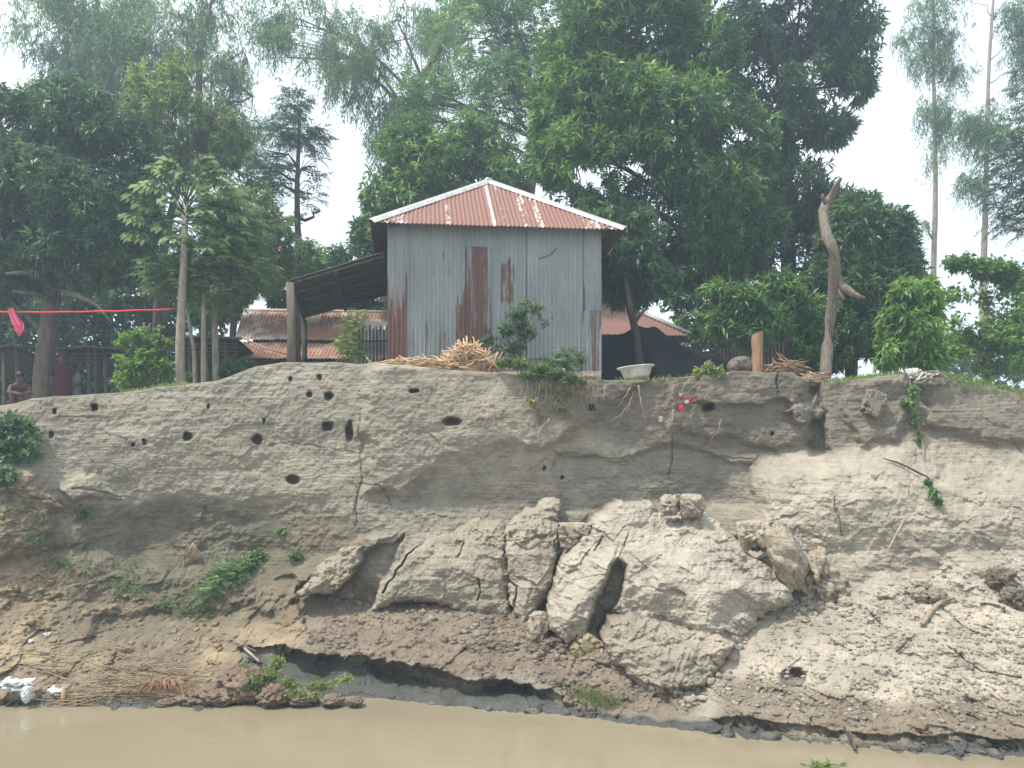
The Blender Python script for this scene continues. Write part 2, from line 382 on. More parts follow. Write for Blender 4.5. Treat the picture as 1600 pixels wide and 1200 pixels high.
LIP = [(360, 1004), (400, 1008), (470, 1010), (520, 1020), (560, 1030), (600, 1034), (690, 1046), (740, 1062), (800, 1062), (860, 1080), (900, 1100)]
def features(PX, PY, d):
    P = np.stack([(PX - 800) * d / FPX, d * .6, EYE + (HY - PY) * d / FPX], -1)
    wat = np.interp(PX, WATX, WATY)
    top = np.interp(PX, TOPX, TOPY)
    # warped photo coordinates so that traced outlines get ragged edges
    wx = PX + 70 * fbm(P * 1.1, 4, 5) + 16 * fbm(P * 6, 4, 6); wy = PY + 60 * fbm(P * 1.1 + 9, 4, 7) + 16 * fbm(P * 6 + 9, 4, 8)
    # broad undulation of the cut face
    d = d + .34 * fbm(P * np.array([.6, .6, .8]), 4, 11)
    # --- talus cone on the right
    s = sdpoly(wx, wy, [(1120, 1060), (1165, 800), (1180, 740), (1215, 706), (1300, 700), (1420, 706), (1500, 730), (1700, 720), (1700, 900), (1600, 960), (1450, 900), (1350, 910), (1290, 960), (1235, 960)])
    d = d - .55 * ss(-6, 46, s) * ss(960, 800, PY)
    # overhanging dark ledge along the top right and the notch
    s = sdpoly(wx, wy, [(1040, 560), (1040, 690), (1250, 690), (1265, 640), (1240, 560)]); d = d - .12 * ss(-2, 12, s)
    s = sdpoly(wx, wy, [(1090, 560), (1090, 632), (1242, 640), (1242, 560)]); d = d - .12 * ss(-2, 5, s)
    s = sdpoly(wx, wy, [(1320, 580), (1300, 640), (1340, 700), (1420, 690), (1440, 600), (1420, 570)]); d = d - .13 * ss(-3, 16, s)
    s = sdpoly(wx, wy, [(1440, 560), (1450, 680), (1550, 700), (1700, 690), (1700, 560)]); d = d - .12 * ss(-3, 20, s)
    s = sdpoly(wx, wy, [(1245, 600), (1268, 598), (1285, 700), (1262, 706)]); d = d + .3 * ss(-4, 12, s)
    # block standing in the collapse gully
    s = sdpoly(wx, wy, [(1230, 650), (1262, 612), (1272, 640), (1262, 660)]); d = d - .3 * ss(-2, 6, s)
    # left-hand spur and shelf
    s = sdpoly(wx, wy, [(560, 560), (575, 700), (560, 790), (640, 800), (700, 720), (860, 700), (1030, 600), (900, 560)]); d = d - .16 * ss(-3, 18, s)
    s = sdpoly(wx, wy, [(870, 700), (1180, 712), (1170, 800), (880, 800)]); d = d + .12 * ss(-4, 8, s)
    s = sdpoly(wx, wy, [(95, 760), (150, 740), (190, 770), (120, 790)]); d = d - .14 * ss(-3, 8, s)
    s = sdpoly(wx, wy, [(-60, 700), (60, 720), (110, 800), (60, 880), (-60, 920)]); d = d - .3 * ss(-4, 26, s)
    s = sdpoly(wx, wy, [(100, 790), (420, 775), (560, 800), (600, 880), (420, 930), (300, 900), (120, 880)]); d = d + .13 * ss(-12, 34, s)
    s = sdpoly(wx, wy, [(140, 940), (430, 950), (560, 1000), (420, 1006), (120, 1006)]); d = d + .18 * ss(-4, 22, s)
    # dark hollow slab under the left ledge
    s = sdpoly(wx, wy, [(450, 945), (470, 915), (560, 870), (640, 845), (600, 930), (560, 985), (490, 985)]); d = d + .18 * ss(-2, 5, s)
    s = sdpoly(wx, wy, [(440, 905), (480, 880), (540, 850), (620, 840), (560, 880), (490, 915)]); d = d - .14 * ss(-2, 7, s)
    # long cracks
    for pts, w, dep in (([(560, 600), (575, 690), (560, 770), (552, 830)], 2.0, .10), ([(552, 760), (590, 765), (618, 800), (652, 812), (700, 806)], 1.6, .12),
                        ([(1052, 690), (1054, 745)], 1.5, .12), ([(1215, 585), (1214, 625)], 2.0, .2), ([(390, 698), (470, 702), (560, 705)], 1.4, .06),
                        ([(880, 712), (1010, 708), (1180, 712)], 1.8, .07), ([(95, 648), (150, 652)], 1.6, .06), ([(120, 764), (190, 772)], 2, .1), ([(1305, 780), (1312, 830)], 1.8, .10), ([(1490, 1010), (1540, 1050), (1600, 1060)], 3, .14)):
        w2 = w * .55 * (.05 + 1.9 * vnoise(P * 2.3, 23) ** 1.5); d = d + .5 * dep * ss(w2 * 1.6, w2 * .2, sdline(wx * .5 + PX * .5, wy * .5 + PY * .5, pts))
    # undercut above the water
    lipy = np.interp(PX, [p[0] for p in LIP], [p[1] for p in LIP]) + 34 * fbm(P * 1.6, 5, 21) + 14 * fbm(P * 9, 4, 25)
    wl_ = ss(350, 400, PX) * ss(930, 850, PX)
    d = d - .20 * wl_ * ss(-46, -4, PY - lipy) * ss(3, 0, PY - lipy)
    d = d + .27 * wl_ * (.35 + .9 * ss(.3, .6, vnoise(P * 1.3, 24))) * ss(0, 10, PY - lipy) * ss(wat + 4, wat - 40, PY)
    # small undercut at the right
    ly = wat - 20 + 44 * fbm(P * 1.5, 5, 22); wr = ss(1090, 1130, PX)
    d = d - .10 * wr * ss(-70, -4, PY - ly) * ss(3, 0, PY - ly) + .06 * wr * ss(0, 12, PY - ly) * ss(wat + 6, wat - 8, PY)
    return d, wx, wy, P

def zones(PX, PY, wx, wy):
    wat = np.interp(PX, WATX, WATY); z = {}
    z['rubble'] = np.clip(ss(-14, 14, sdpoly(wx, wy, [(545, 905), (600, 915), (690, 920), (760, 950), (850, 985), (980, 1020), (1090, 1080), (1090, 1120), (900, 1120), (860, 1080), (690, 1048), (560, 1032), (440, 1012), (470, 980)])), 0, 1)
    z['talus'] = ss(-16, 20, sdpoly(wx, wy, [(1110, 1060), (1235, 950), (1290, 960), (1350, 920), (1450, 890), (1560, 880), (1800, 900), (1800, 1200), (1100, 1180)]))
    z['cone'] = ss(-10, 16, sdpoly(wx, wy, [(1120, 1060), (1165, 800), (1180, 740), (1215, 700), (1300, 694), (1420, 700), (1500, 706), (1700, 696), (1800, 900), (1600, 960), (1235, 960)]))
    z['left'] = ss(-14, 24, sdpoly(wx, wy, [(-900, 700), (60, 730), (100, 800), (110, 880), (250, 910), (470, 915), (480, 990), (420, 1020), (330, 1120), (-900, 1120)]))
    z['redfoot'] = np.clip(ss(1100, 1150, PX) * ss(wat - 95, wat - 62, wy), 0, 1)
    lipy = np.interp(PX, [p[0] for p in LIP], [p[1] for p in LIP])
    z['wet'] = np.clip(ss(360, 400, PX) * ss(960, 860, PX) * ss(-1, 12, wy - lipy) + ss(1090, 1130, PX) * ss(wat - 16, wat - 4, wy) * .8 + ss(860, 930, PX) * ss(1140, 1080, PX) * ss(wat - 13, wat - 3, wy) + ss(wat - 7, wat - 3, wy), 0, 1)  # wet mud at the waterline; under the lip the overhang's shadow is painted in
    z['darktop'] = ss(-6, 10, sdpoly(wx, wy, [(900, 560), (860, 640), (1000, 690), (1040, 706), (1180, 706), (1300, 694), (1420, 700), (1500, 700), (1800, 690), (1800, 560)]))
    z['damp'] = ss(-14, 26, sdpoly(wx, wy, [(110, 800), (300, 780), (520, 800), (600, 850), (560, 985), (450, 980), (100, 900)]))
    z['greymid'] = ss(-10, 16, sdpoly(wx, wy, [(560, 790), (700, 730), (880, 712), (1180, 712), (1170, 800), (880, 850), (700, 980), (560, 980)]))
    return z

def detail(P, z, amp=1.0):
    """small relief in metres (positive = towards the river)"""
    st = fbm(P * np.array([.9, .9, 7]), 4, 31)                       # bedding
    st2 = fbm(P * np.array([2.5, 2.5, 22]), 3, 32)
    f1, f2, c = worley(P * np.array([4.2, 4.2, 5.2]) + 1.1 * fbm(P * 4, 3, 33)[..., None], 34)
    flake = ss(0, .22, f2 - f1) * (.4 + .8 * c)
    wp = P + .25 * np.stack([fbm(P * 2.5, 3, 43), fbm(P * 2.5 + 5, 3, 44), fbm(P * 2.5 + 11, 3, 45)], -1)
    fc1 = facet(wp * np.array([1.5, 1.5, 2.6]), 41); fc2 = facet(wp * np.array([5, 5, 8.5]), 42)
    rough = fbm(P * 6, 5, 35, .6)
    g1, g2, c2 = worley(P * 9.5 + .5 * fbm(P * 10, 2, 36)[..., None], 37)
    clod = np.clip(1 - g1 * 1.25, 0, 1) ** .7 * (.12 + 1.2 * c2 ** 5)
    h1, h2, c3 = worley(P * 3.6 + .6 * fbm(P * 5, 3, 38)[..., None], 39)
    lump = np.clip(1 - h1 * 1.15, 0, 1) * (.15 + 1.2 * c3 ** 3)
    bm_ = ss(.35, .65, vnoise(P * np.array([.7, .7, 1.1]), 46)); cliff = .035 * st + (.018 + .022 * z.get('darktop', 0)) * st2 * bm_ + .05 * rough + .020 * fc1 + .012 * fc2 * ss(.4, .6, vnoise(P * 1.1, 47)) + .055 * fbm(P * 14, 4, 48, .7)
    loose = .05 * fc1 + .035 * fc2 + .11 * rough + .05 * clod + .09 * lump + .10 * fbm(P * 13, 5, 49, .72) + .03 * st
    k = np.clip(z['rubble'] * 1.0 + z['talus'] * .85 + z['left'] * .8 + z['redfoot'] * .6 + z['cone'] * .40 + z.get('wet', 0) * .5 + z.get('damp', 0) * ss(.42, .62, vnoise(P * 1.4, 27)) * .55, 0, 1.3)
    return amp * (cliff * (1 - .5 * np.clip(k, 0, 1)) + loose * k)

def soilcol(P, PX, PY, z):
    n1 = fbm(P * .9, 4, 51)[..., None]; n2 = fbm(P * 5, 4, 52)[..., None]; n3 = fbm(P * np.array([.5, .5, 5]), 4, 53)[..., None]
    C = lambda r, g, b: np.array([r, g, b])
    col = C(.32, .285, .225) + 0 * n1
    def lay(c, m, sh=0.0):
        nonlocal col
        m = np.clip(m, 0, 1)[..., None]; col = col * (1 - m) + c * m
    lay(C(.27, .235, .18), ss(.0, .12, n3[..., 0]) * .8)
    lay(C(.37, .335, .275), ss(640, 585, PY) * ss(700, 500, PX) * ss(.15, -.1, n2[..., 0]))
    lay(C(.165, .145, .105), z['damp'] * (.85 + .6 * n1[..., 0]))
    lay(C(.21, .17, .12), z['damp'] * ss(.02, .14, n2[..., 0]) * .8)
    lay(C(.265, .235, .188), z['greymid'] * .8)
    lay(C(.19, .165, .13), z['darktop'] * (.85 + .5 * n3[..., 0]))
    lay(C(.385, .34, .27), z['cone'] * .9)
    lay(C(.40, .35, .28), z['talus'] * (.95))
    lay(C(.205, .16, .12), z['rubble'] * .95)
    lay(C(.23, .18, .12), z['left'] * .9)
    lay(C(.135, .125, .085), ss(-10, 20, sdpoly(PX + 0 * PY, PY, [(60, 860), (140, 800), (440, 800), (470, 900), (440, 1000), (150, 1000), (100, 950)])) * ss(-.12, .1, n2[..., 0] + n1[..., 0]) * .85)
    lay(C(.36, .28, .18), z['left'] * ss(955, 985, PY) * ss(-.05, .12, n3[..., 0]) * .8)
    lay(C(.36, .27, .16), z['left'] * ss(110, 50, PX) * ss(-.05, .1, n2[..., 0]) * .7)
    lay(C(.19, .155, .11), z['left'] * ss(.0, .15, n1[..., 0]) * .9)
    lay(C(.31, .245, .17), z['left'] * ss(-.02, -.15, n1[..., 0]) * .7)
    lay(C(.19, .15, .11), z['redfoot'] * (.9 + n2[..., 0]))
    lay(C(.075, .08, .073), z['wet'] * .92)  # wet mud colour, also carrying the painted shadow under the overhang
    return np.clip(col * (1 + .34 * n1 + .40 * n2 + .34 * n3), .02, .8)

def build_bank():
    px = np.concatenate([np.arange(-900, -300, 8), np.arange(-300, -70, 3), np.arange(-70, 1670, 1.5), np.arange(1670, 2000, 3), np.arange(2000, 2600, 8)])
    nrow = 420; t = np.linspace(0, 1, nrow)
    top = np.interp(px, TOPX, TOPY) + 2.2 * fbm(np.stack([px * .02, px * 0, px * 0], -1), 5, 3) * 2.5 + 3 * (px > 1000) * fbm(np.stack([px * .05, px * 0, px * 0], -1), 3, 4)
    bot = np.interp(px, WATX, WATY) + 40
    PX = np.tile(px, (nrow, 1)); PY = top[None] + (bot - top)[None] * t[:, None]
    d0 = basedepth(PX, PY)
    d, wx, wy, P = features(PX, PY, d0)
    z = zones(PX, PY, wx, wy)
    # holes burrowed into the cut face
    hd = np.zeros_like(PX)
    jx = PX + 7 * fbm(P * 7, 4, 61); jy = PY + 7 * fbm(P * 7 + 5, 4, 62)
    for hx, hy, rx, ry in HOLES:
        q = np.hypot((jx - hx) / rx, (jy - hy) / ry) if (hx + hy) % 2 > .5 else (np.abs((jx - hx) / rx) ** 3 + np.abs((jy - hy) / ry) ** 3) ** (1 / 3)
        hd = np.maximum(hd, ss(1.4, .6, q) * (.26 if rx > 4 else .15) * (1 - .35 * ss(-.2, 1, (jy - hy) / ry)))
    det = detail(P, z)
    edge = ss(0, .012, t)[:, None]
    d = d - det * edge + hd
    d = np.minimum(d, 14.45 + hd)
    V = np.stack([(PX - 800) * d / FPX, d, EYE + (HY - PY) * d / FPX], -1)
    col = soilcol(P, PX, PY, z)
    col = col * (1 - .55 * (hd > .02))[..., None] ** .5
    wet = z['wet']
    # the land behind the brink
    back = np.array([.04, .1, .18, .3, .45, .65, .9, 1.2, 1.6, 2.1, 2.7, 3.4, 4.2, 5.2])[::-1]
    e = V[0]; rows = []
    for b in back:
        q = e.copy(); q[:, 1] += b; q[:, 0] *= 1 + .0 * b
        tgt = 4.25; w = ss(1.8, 5.2, b)
        crown = .02 * math.sin(min(b, .4) / .4 * math.pi / 2)
        q[:, 2] = e[:, 2] * (1 - w) + tgt * w + crown + .05 * fbm(q * 2.2, 4, 71) * min(1, b * 4) - .02 * b
        rows.append(q)
    R = np.array(rows)
    nb = len(back)
    cb = np.tile(np.array([.34, .30, .23]), (nb, len(px), 1)) * (1 + .4 * fbm(R * 2, 4, 72))[..., None]
    V = np.concatenate([R, V]); col = np.concatenate([cb, col]); wet = np.concatenate([np.zeros((nb, len(px))), wet])
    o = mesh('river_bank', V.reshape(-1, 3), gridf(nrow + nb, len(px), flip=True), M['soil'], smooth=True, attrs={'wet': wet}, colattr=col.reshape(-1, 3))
    tag(o, kind='structure')
build_bank()

def bank_y(px, py):
    a = np.array([[float(px)]]); b = np.array([[float(py)]])
    d, wx, wy, P = features(a, b, basedepth(a, b)); z = zones(a, b, wx, wy)
    return float((d - detail(P, z))[0, 0])
def on_bank(px, py, off=.0):
    return at(px, py, bank_y(px, py) - off)
def lip(px, back=0.0):
    y = 14.0 + back; ytop = float(np.interp(px, TOPX, TOPY)); e = at(px, ytop, bank_y(px, ytop + 3)); e[1] += back; return e

# ---- slumped slabs: closed bodies standing in front of the cut face
def slab(poly, plane, label, step=1.15, thick=.6, bevel=18, bev=.22, cracks=(), cuts=(), colr=(.40, .35, .28), ridge=None, seed=1, amp=1.0, groove=0.0, bulge=.25, dents=()):
    pts = np.array(poly, float); x0, y0 = pts.min(0) - 14; x1, y1 = pts.max(0) + 14
    px = np.arange(x0, x1, step); py = np.arange(y0, y1, step)
    PX, PY = np.meshgrid(px, py)
    c = pts.mean(0)
    d = plane[0] + plane[1] * (PX - c[0]) / 100 + plane[2] * (PY - c[1]) / 100
    P = np.stack([(PX - 800) * d / FPX, d * .6, EYE + (HY - PY) * d / FPX], -1)
    wx = PX + 26 * fbm(P * 2.2, 4, 80 + seed) + 12 * fbm(P * 9, 4, 81 + seed); wy = PY + 26 * fbm(P * 2.2 + 9, 4, 82 + seed) + 12 * fbm(P * 9 + 9, 4, 83 + seed)
    s = sdpoly(wx, wy, poly)
    s_cut = s.copy()
    for q in cuts: s_cut = np.minimum(s_cut, -sdpoly(wx, wy, q))
    keep = s_cut > 0
    Z = {k: np.zeros_like(PX) for k in ('rubble', 'talus', 'left', 'redfoot', 'cone')}
    Z['cone'] = .5 + 0 * PX
    df = d.copy()
    if ridge is not None:                                   # an arris: everything above it tips back
        rx = np.interp(PX, [r[0] for r in ridge], [r[1] for r in ridge]) + 10 * fbm(P * 3, 4, 90 + seed)
        df = df + ridge_k(ridge) * np.clip(rx - PY, 0, 400) / 100
    bvl = bevel * (.5 + 1.2 * vnoise(P * 2.5, 89 + seed)); e = np.clip(1 - s_cut / bvl, 0, 1)
    df = df + bev * (1 - np.sqrt(np.clip(1 - e ** 2, 0, 1)))
    big = fbm(P * 1.3, 4, 95 + seed)
    f1, f2, cc = worley(P * np.array([2.1, 2.1, 2.4]) + 1.0 * fbm(P * 3, 3, 96)[..., None], 97 + seed)
    up = ss(0, 30, rx - PY) if ridge is not None else np.clip(ss(-.02, .12, fbm(P * 1.1, 3, 99 + seed)) + ss(70, 10, s_cut) * .7, 0, 1); Z['talus'] = 1.0 * up; Z['rubble'] = .4 * up
    df = df - bulge * ss(0, 90, s_cut) - .30 * big - .05 * facet(P * np.array([1.5, 1.5, 1.8]) + .5 * fbm(P * 2, 3, 96)[..., None], 97 + seed) - .022 * facet(P * 4.5 + .6 * fbm(P * 4, 3, 94)[..., None], 93 + seed) - detail(P, Z, amp)
    if groove: df = df + groove * np.abs(fbm(np.stack([PX * .09 + PY * .03, PY * .006, 0 * PX], -1), 3, 98)) 
    for dp_, dd in dents: df = df + dd * ss(-3, 9, sdpoly(wx * .6 + PX * .4, wy * .6 + PY * .4, dp_))
    for cp, w, dep in cracks: w = w * .7 * (.2 + 1.6 * vnoise(P * 2.5, 77)); df = df + dep * ss(w * 1.7, w * .3, sdline(wx * .5 + PX * .5, wy * .5 + PY * .5, cp))
    nr, nc = PX.shape
    Vf = np.stack([(PX - 800) * df / FPX, df, EYE + (HY - PY) * df / FPX], -1).reshape(-1, 3)
    db = np.maximum(df + .12, d + thick)
    Vb = np.stack([(PX - 800) * d / FPX, db, EYE + (HY - PY) * d / FPX], -1).reshape(-1, 3)
    kc = (keep[:-1, :-1] & keep[1:, :-1] & keep[:-1, 1:] & keep[1:, 1:])
    F = gridf(nr, nc, flip=True).reshape(nr - 1, nc - 1, 4)
    Ff = F[kc]; Fb = F[kc][:, ::-1] + nr * nc
    # rim
    K = np.zeros((nr + 1, nc + 1), bool); K[1:nr, 1:nc] = kc
    rim = []
    idx = lambda r, q: r * nc + q
    r, q = np.nonzero(kc & ~K[0:nr - 1, 1:nc]); rim.append(np.stack([idx(r, q), idx(r, q + 1), idx(r, q + 1) + nr * nc, idx(r, q) + nr * nc], -1))
    r, q = np.nonzero(kc & ~K[2:nr + 1, 1:nc]); rim.append(np.stack([idx(r + 1, q + 1), idx(r + 1, q), idx(r + 1, q) + nr * nc, idx(r + 1, q + 1) + nr * nc], -1))
    r, q = np.nonzero(kc & ~K[1:nr, 0:nc - 1]); rim.append(np.stack([idx(r + 1, q), idx(r, q), idx(r, q) + nr * nc, idx(r + 1, q) + nr * nc], -1))
    r, q = np.nonzero(kc & ~K[1:nr, 2:nc + 1]); rim.append(np.stack([idx(r, q + 1), idx(r + 1, q + 1), idx(r + 1, q + 1) + nr * nc, idx(r, q + 1) + nr * nc], -1))
    allF = np.concatenate([Ff, Fb] + rim); V = np.concatenate([Vf, Vb])
    used, inv = np.unique(allF, return_inverse=True); allF = inv.reshape(-1, 4)
    n1 = fbm(P * .9, 4, 51)[..., None]; n2 = fbm(P * 5, 4, 52)[..., None]
    cl = np.clip(np.array(colr) * (1 + .25 * n1 + .35 * n2), .03, .8).reshape(-1, 3); cl = np.concatenate([cl, cl])[used]
    o = mesh('soil_slab', V[used], allF, M['soil'], smooth=True, attrs={'wet': np.zeros(len(used))}, colattr=cl)
    return tag(o, label, 'soil slab', 'slabs of silt slumped from the river bank')
def ridge_k(r): return .75

slab([(575, 955), (596, 905), (640, 862), (660, 838), (712, 832), (735, 808), (800, 812), (803, 870), (800, 930), (808, 978), (740, 965), (690, 945), (620, 940)],
     (12.75, -.05, -.32), 'wide cracked grey silt slab left of the pointed slab, its top edge crumbling', ridge=[(600, 850), (700, 862), (800, 868)],
     cracks=[([(668, 835), (630, 880), (600, 925)], 1.8, .2), ([(725, 850), (712, 870)], 1.2, .1), ([(745, 905), (750, 940)], 1.5, .1)], colr=(.30, .265, .205), seed=1)
slab([(795, 822), (826, 788), (858, 778), (873, 786), (872, 862), (862, 915), (838, 962), (815, 985), (796, 960), (790, 900)],
     (12.55, .05, -.32), 'pointed silt slab leaning beside the deep dark cleft, with a sharp right edge', ridge=[(780, 868), (880, 862)],
     cracks=[([(792, 905), (806, 915), (803, 950)], 1.8, .14)], colr=(.33, .29, .225), seed=2, bevel=14, bev=.2)
slab([(853, 936), (884, 868), (914, 834), (932, 803), (972, 775), (1010, 780), (1040, 800), (1098, 800), (1132, 816), (1172, 868), (1205, 890), (1234, 920), (1230, 948), (1180, 970), (1130, 1060), (1105, 1062), (1040, 1000), (985, 975), (958, 960), (925, 985), (890, 1008), (860, 990)],
     (11.75, -.06, -.64), 'largest pale slumped slab with the long oval hole through its face', bevel=20, bev=.28,
     dents=[([(952, 884), (966, 872), (978, 882), (978, 905), (966, 940), (950, 965), (930, 985), (914, 990), (922, 960), (938, 925)], .62)],
     cracks=[([(966, 875), (975, 850), (982, 830)], .7, .06), ([(930, 860), (942, 840)], 1.8, .1)], colr=(.41, .365, .295), seed=3, thick=1.0, bulge=.5)
slab([(945, 1006), (958, 972), (990, 962), (1040, 968), (1100, 985), (1150, 1010), (1120, 1058), (1110, 1062), (1100, 1092), (1050, 1100), (1000, 1080), (952, 1040)],
     (10.62, -.03, -.5), 'ribbed lower block of silt at the foot of the largest slab', bevel=24, bev=.3, colr=(.33, .285, .225), seed=4, groove=.10, thick=.8)
slab([(480, 905), (500, 880), (530, 862), (560, 858), (566, 872), (545, 900), (520, 925), (490, 932), (450, 930)],
     (12.75, -.03, -.5), 'small low ledge of silt left of the wide cracked slab', bevel=14, bev=.18, colr=(.31, .265, .20), seed=5, thick=.5)

def chunk(px, py, rpx, rpz, label, rot=0, col=(.42, .36, .28), name='soil_block', flat=1.12, seed=1, rough=.4, off=.1, Y=None):
    Y = Y or bank_y(px, py) - off
    c = at(px, py, Y); rx = rpx * Y / FPX; rz = rpz * Y / FPX
    V, F = blob((0, 0, 0), (rx * 1.08, (rx + rz) * .55, rz * 1.08), seed, 44, rough, 1.7, flat)
    ca, sa = math.cos(rot), math.sin(rot); V = np.stack([V[:, 0] * ca + V[:, 2] * sa, V[:, 1], -V[:, 0] * sa + V[:, 2] * ca], -1) + c
    cc = np.clip(np.array(col) * (1 + .4 * fbm(V * 6, 4, seed)[:, None]), .02, .8)
    o = mesh(name, V, F, M['soil'], smooth=True, attrs={'wet': np.zeros(len(V))}, colattr=cc)
    return tag(o, label, 'soil block', 'loose blocks of soil on the bank')
chunk(1080, 790, 19, 18, 'square-topped pale soil block perched on top of the largest slab', seed=3, Y=12.25, flat=.95)
chunk(1048, 789, 13, 14, 'round crumbly soil block beside the square-topped block', seed=4, Y=12.3, rough=.6)
chunk(1228, 868, 24, 44, 'tall leaning thumb-shaped block of soil right of the largest slab', rot=-.35, seed=6, Y=11.7, rough=.26, flat=1.4)
chunk(1182, 838, 26, 20, 'low crumbly block left of the thumb-shaped block', seed=7, Y=12.1, rough=.7)
chunk(1272, 905, 26, 38, 'crumbly wedge of soil right of the thumb-shaped block', rot=-.5, seed=8, Y=12.0, rough=.8)
chunk(839, 985, 15, 24, 'smooth upright brown boulder of soil at the foot of the pointed slab', rot=.3, seed=9, Y=11.75, col=(.33, .28, .21))
chunk(842, 966, 13, 9, 'flat clod lying on the smooth upright boulder', seed=10, Y=11.8)
chunk(918, 1012, 24, 20, 'angular yellowish block below the oval hole', rot=.6, seed=11, Y=11.35, col=(.38, .31, .20), flat=.95)
chunk(960, 985, 12, 18, 'striped rounded block wedged at the lower end of the oval hole', rot=.5, seed=12, Y=11.6)
chunk(943, 1025, 11, 9, 'small pinkish block below the wedged block', seed=13, Y=11.2, col=(.36, .27, .21))
chunk(900, 880, 14, 12, 'crumbled block caught in the deep cleft', seed=14, Y=12.3)
chunk(902, 836, 24, 16, 'shattered block behind the cleft between the two big slabs', seed=15, Y=12.6, rough=.7)
chunk(1438, 912, 14, 7, 'flat stone-like clod on the right-hand talus, upper of two', seed=16, off=.05, flat=.9)
chunk(1437, 928, 11, 8, 'grey clod just below the flat one on the right-hand talus', seed=17, off=.06)
chunk(1462, 934, 13, 13, 'dark grey clod beside the curved root on the right-hand talus', seed=18, off=.06, col=(.25, .22, .18))
chunk(1562, 905, 17, 15, 'dark damp block at the right edge of the talus', seed=19, off=.1, col=(.2, .17, .13), rough=.6)
chunk(1588, 935, 18, 14, 'crumbling damp block below the dark one near the right edge', seed=20, off=.1, col=(.23, .19, .145), rough=.8)
chunk(1320, 942, 10, 8, 'small square clod on the middle of the talus', seed=21, off=.05)
chunk(500, 900, 12, 7, 'small grey clod on the low silt ledge', seed=22, off=.35, col=(.3, .27, .22))
chunk(1362, 632, 15, 20, 'wedge of soil leaning in the collapsed gully below the dead tree', rot=.4, seed=23, off=.0, col=(.24, .21, .165), rough=.8, flat=.9)

def clods(name, poly, n, smin, smax, col, kind, label, cat, seed, wet=0):
    """small crumbs, too many to count"""
    r = np.random.default_rng(seed); pts = np.array(poly, float); out = []
    x0, y0 = pts.min(0); x1, y1 = pts.max(0)
    X = r.uniform(x0, x1, n * 4); Y = r.uniform(y0, y1, n * 4)
    k = (sdpoly(X, Y, poly) > 0) & (r.random(n * 4) < .25 + .75 * (vnoise(np.stack([X * .02, Y * .025, 0 * X], -1), seed) > .5)); X = X[k][:n]; Y = Y[k][:n]
    d, wx, wy, P = features(X[None], Y[None], basedepth(X[None], Y[None])); z = zones(X[None], Y[None], wx, wy); D = (d - detail(P, z))[0]
    c = np.stack([(X - 800) * D / FPX, D, EYE + (HY - Y) * D / FPX], -1)
    s = smin + (smax - smin) * r.random(len(X)) ** 5
    ico = np.array([[-1, 0, 0], [1, 0, 0], [0, -1, 0], [0, 1, 0], [0, 0, -1], [0, 0, 1], [.62, .62, .62], [-.62, .62, .62], [.62, -.62, .62], [-.62, -.62, .62], [.62, .62, -.62], [-.62, .62, -.62], [.62, -.62, -.62], [-.62, -.62, -.62]])
    fc = []
    for a, sx in ((1, 1), (0, -1)):
        for b, sy in ((3, 1), (2, -1)):
            for e, sz in ((5, 1), (4, -1)):
                q = 6 + [(1, 1, 1), (-1, 1, 1), (1, -1, 1), (-1, -1, 1), (1, 1, -1), (-1, 1, -1), (1, -1, -1), (-1, -1, -1)].index((sx, sy, sz))
                for t_ in ((a, b, q), (b, e, q), (e, a, q)):
                    fc.append(t_ if sx * sy * sz > 0 else t_[::-1])
    fc = np.array(fc)
    V = ico[None] * (1 + .95 * (r.random((len(X), 14, 1)) - .5)) * s[:, None, None] * np.stack([r.uniform(.8, 1.5, len(X)), r.uniform(.7, 1.2, len(X)), r.uniform(.5, 1, len(X))], -1)[:, None] + c[:, None]
    F = (fc[None] + (np.arange(len(X)) * 14)[:, None, None]).reshape(-1, 3)
    cc = np.repeat(np.array(col)[None] * r.uniform(.72, 1.1, (len(X), 1)), 14, 0)
    o = mesh(name, V.reshape(-1, 3), F, M['soil'], attrs={'wet': np.full(len(cc), wet)}, colattr=cc)
    tag(o, label, cat, kind=kind)
clods('soil_crumbs', [(1110, 1070), (1235, 955), (1300, 965), (1360, 925), (1450, 890), (1580, 900), (1660, 930), (1660, 1150), (1300, 1120), (1130, 1100)], 4200, .007, .038, (.40, .35, .28), 'stuff', 'pale crumbs of dry silt strewn over the right-hand talus', 'soil crumbs', 3)
clods('soil_crumbs', [(560, 930), (700, 930), (860, 990), (1000, 1050), (1080, 1110), (900, 1110), (860, 1075), (690, 1045), (480, 1005)], 1500, .012, .06, (.24, .195, .15), 'stuff', 'brown crumbs of soil heaped above the dark undercut', 'soil crumbs', 4)
clods('soil_crumbs', [(0, 760), (90, 740), (120, 820), (80, 900), (350, 950), (340, 1080), (0, 1090)], 900, .012, .06, (.32, .24, .15), 'stuff', 'ochre crumbs of soil on the left-hand slope', 'soil crumbs', 5)
clods('soil_crumbs', [(1130, 815), (1175, 860), (1240, 920), (1310, 890), (1330, 950), (1230, 980), (1180, 980), (1120, 1075), (1090, 1110), (1060, 1100), (1190, 960), (1240, 930)], 800, .015, .085, (.40, .35, .28), 'stuff', 'coarse crumbs of silt piled against the right side of the largest slab', 'soil crumbs', 8)
clods('soil_crumbs', [(480, 900), (560, 930), (700, 945), (800, 985), (860, 985), (900, 1010), (950, 990), (960, 1030), (860, 1030), (700, 985), (500, 960)], 700, .012, .07, (.30, .255, .20), 'stuff', 'crumbs of grey silt along the foot of the slabs', 'soil crumbs', 9)
clods('mud_stones', [(560, 1086), (900, 1112), (1110, 1140), (1400, 1158), (1620, 1174), (1620, 1196), (1390, 1172), (1110, 1150), (900, 1126), (560, 1094)], 190, .015, .11, (.16, .155, .135), 'stuff', 'wet grey lumps of mud along the waterline', 'mud lumps', 6, .8)

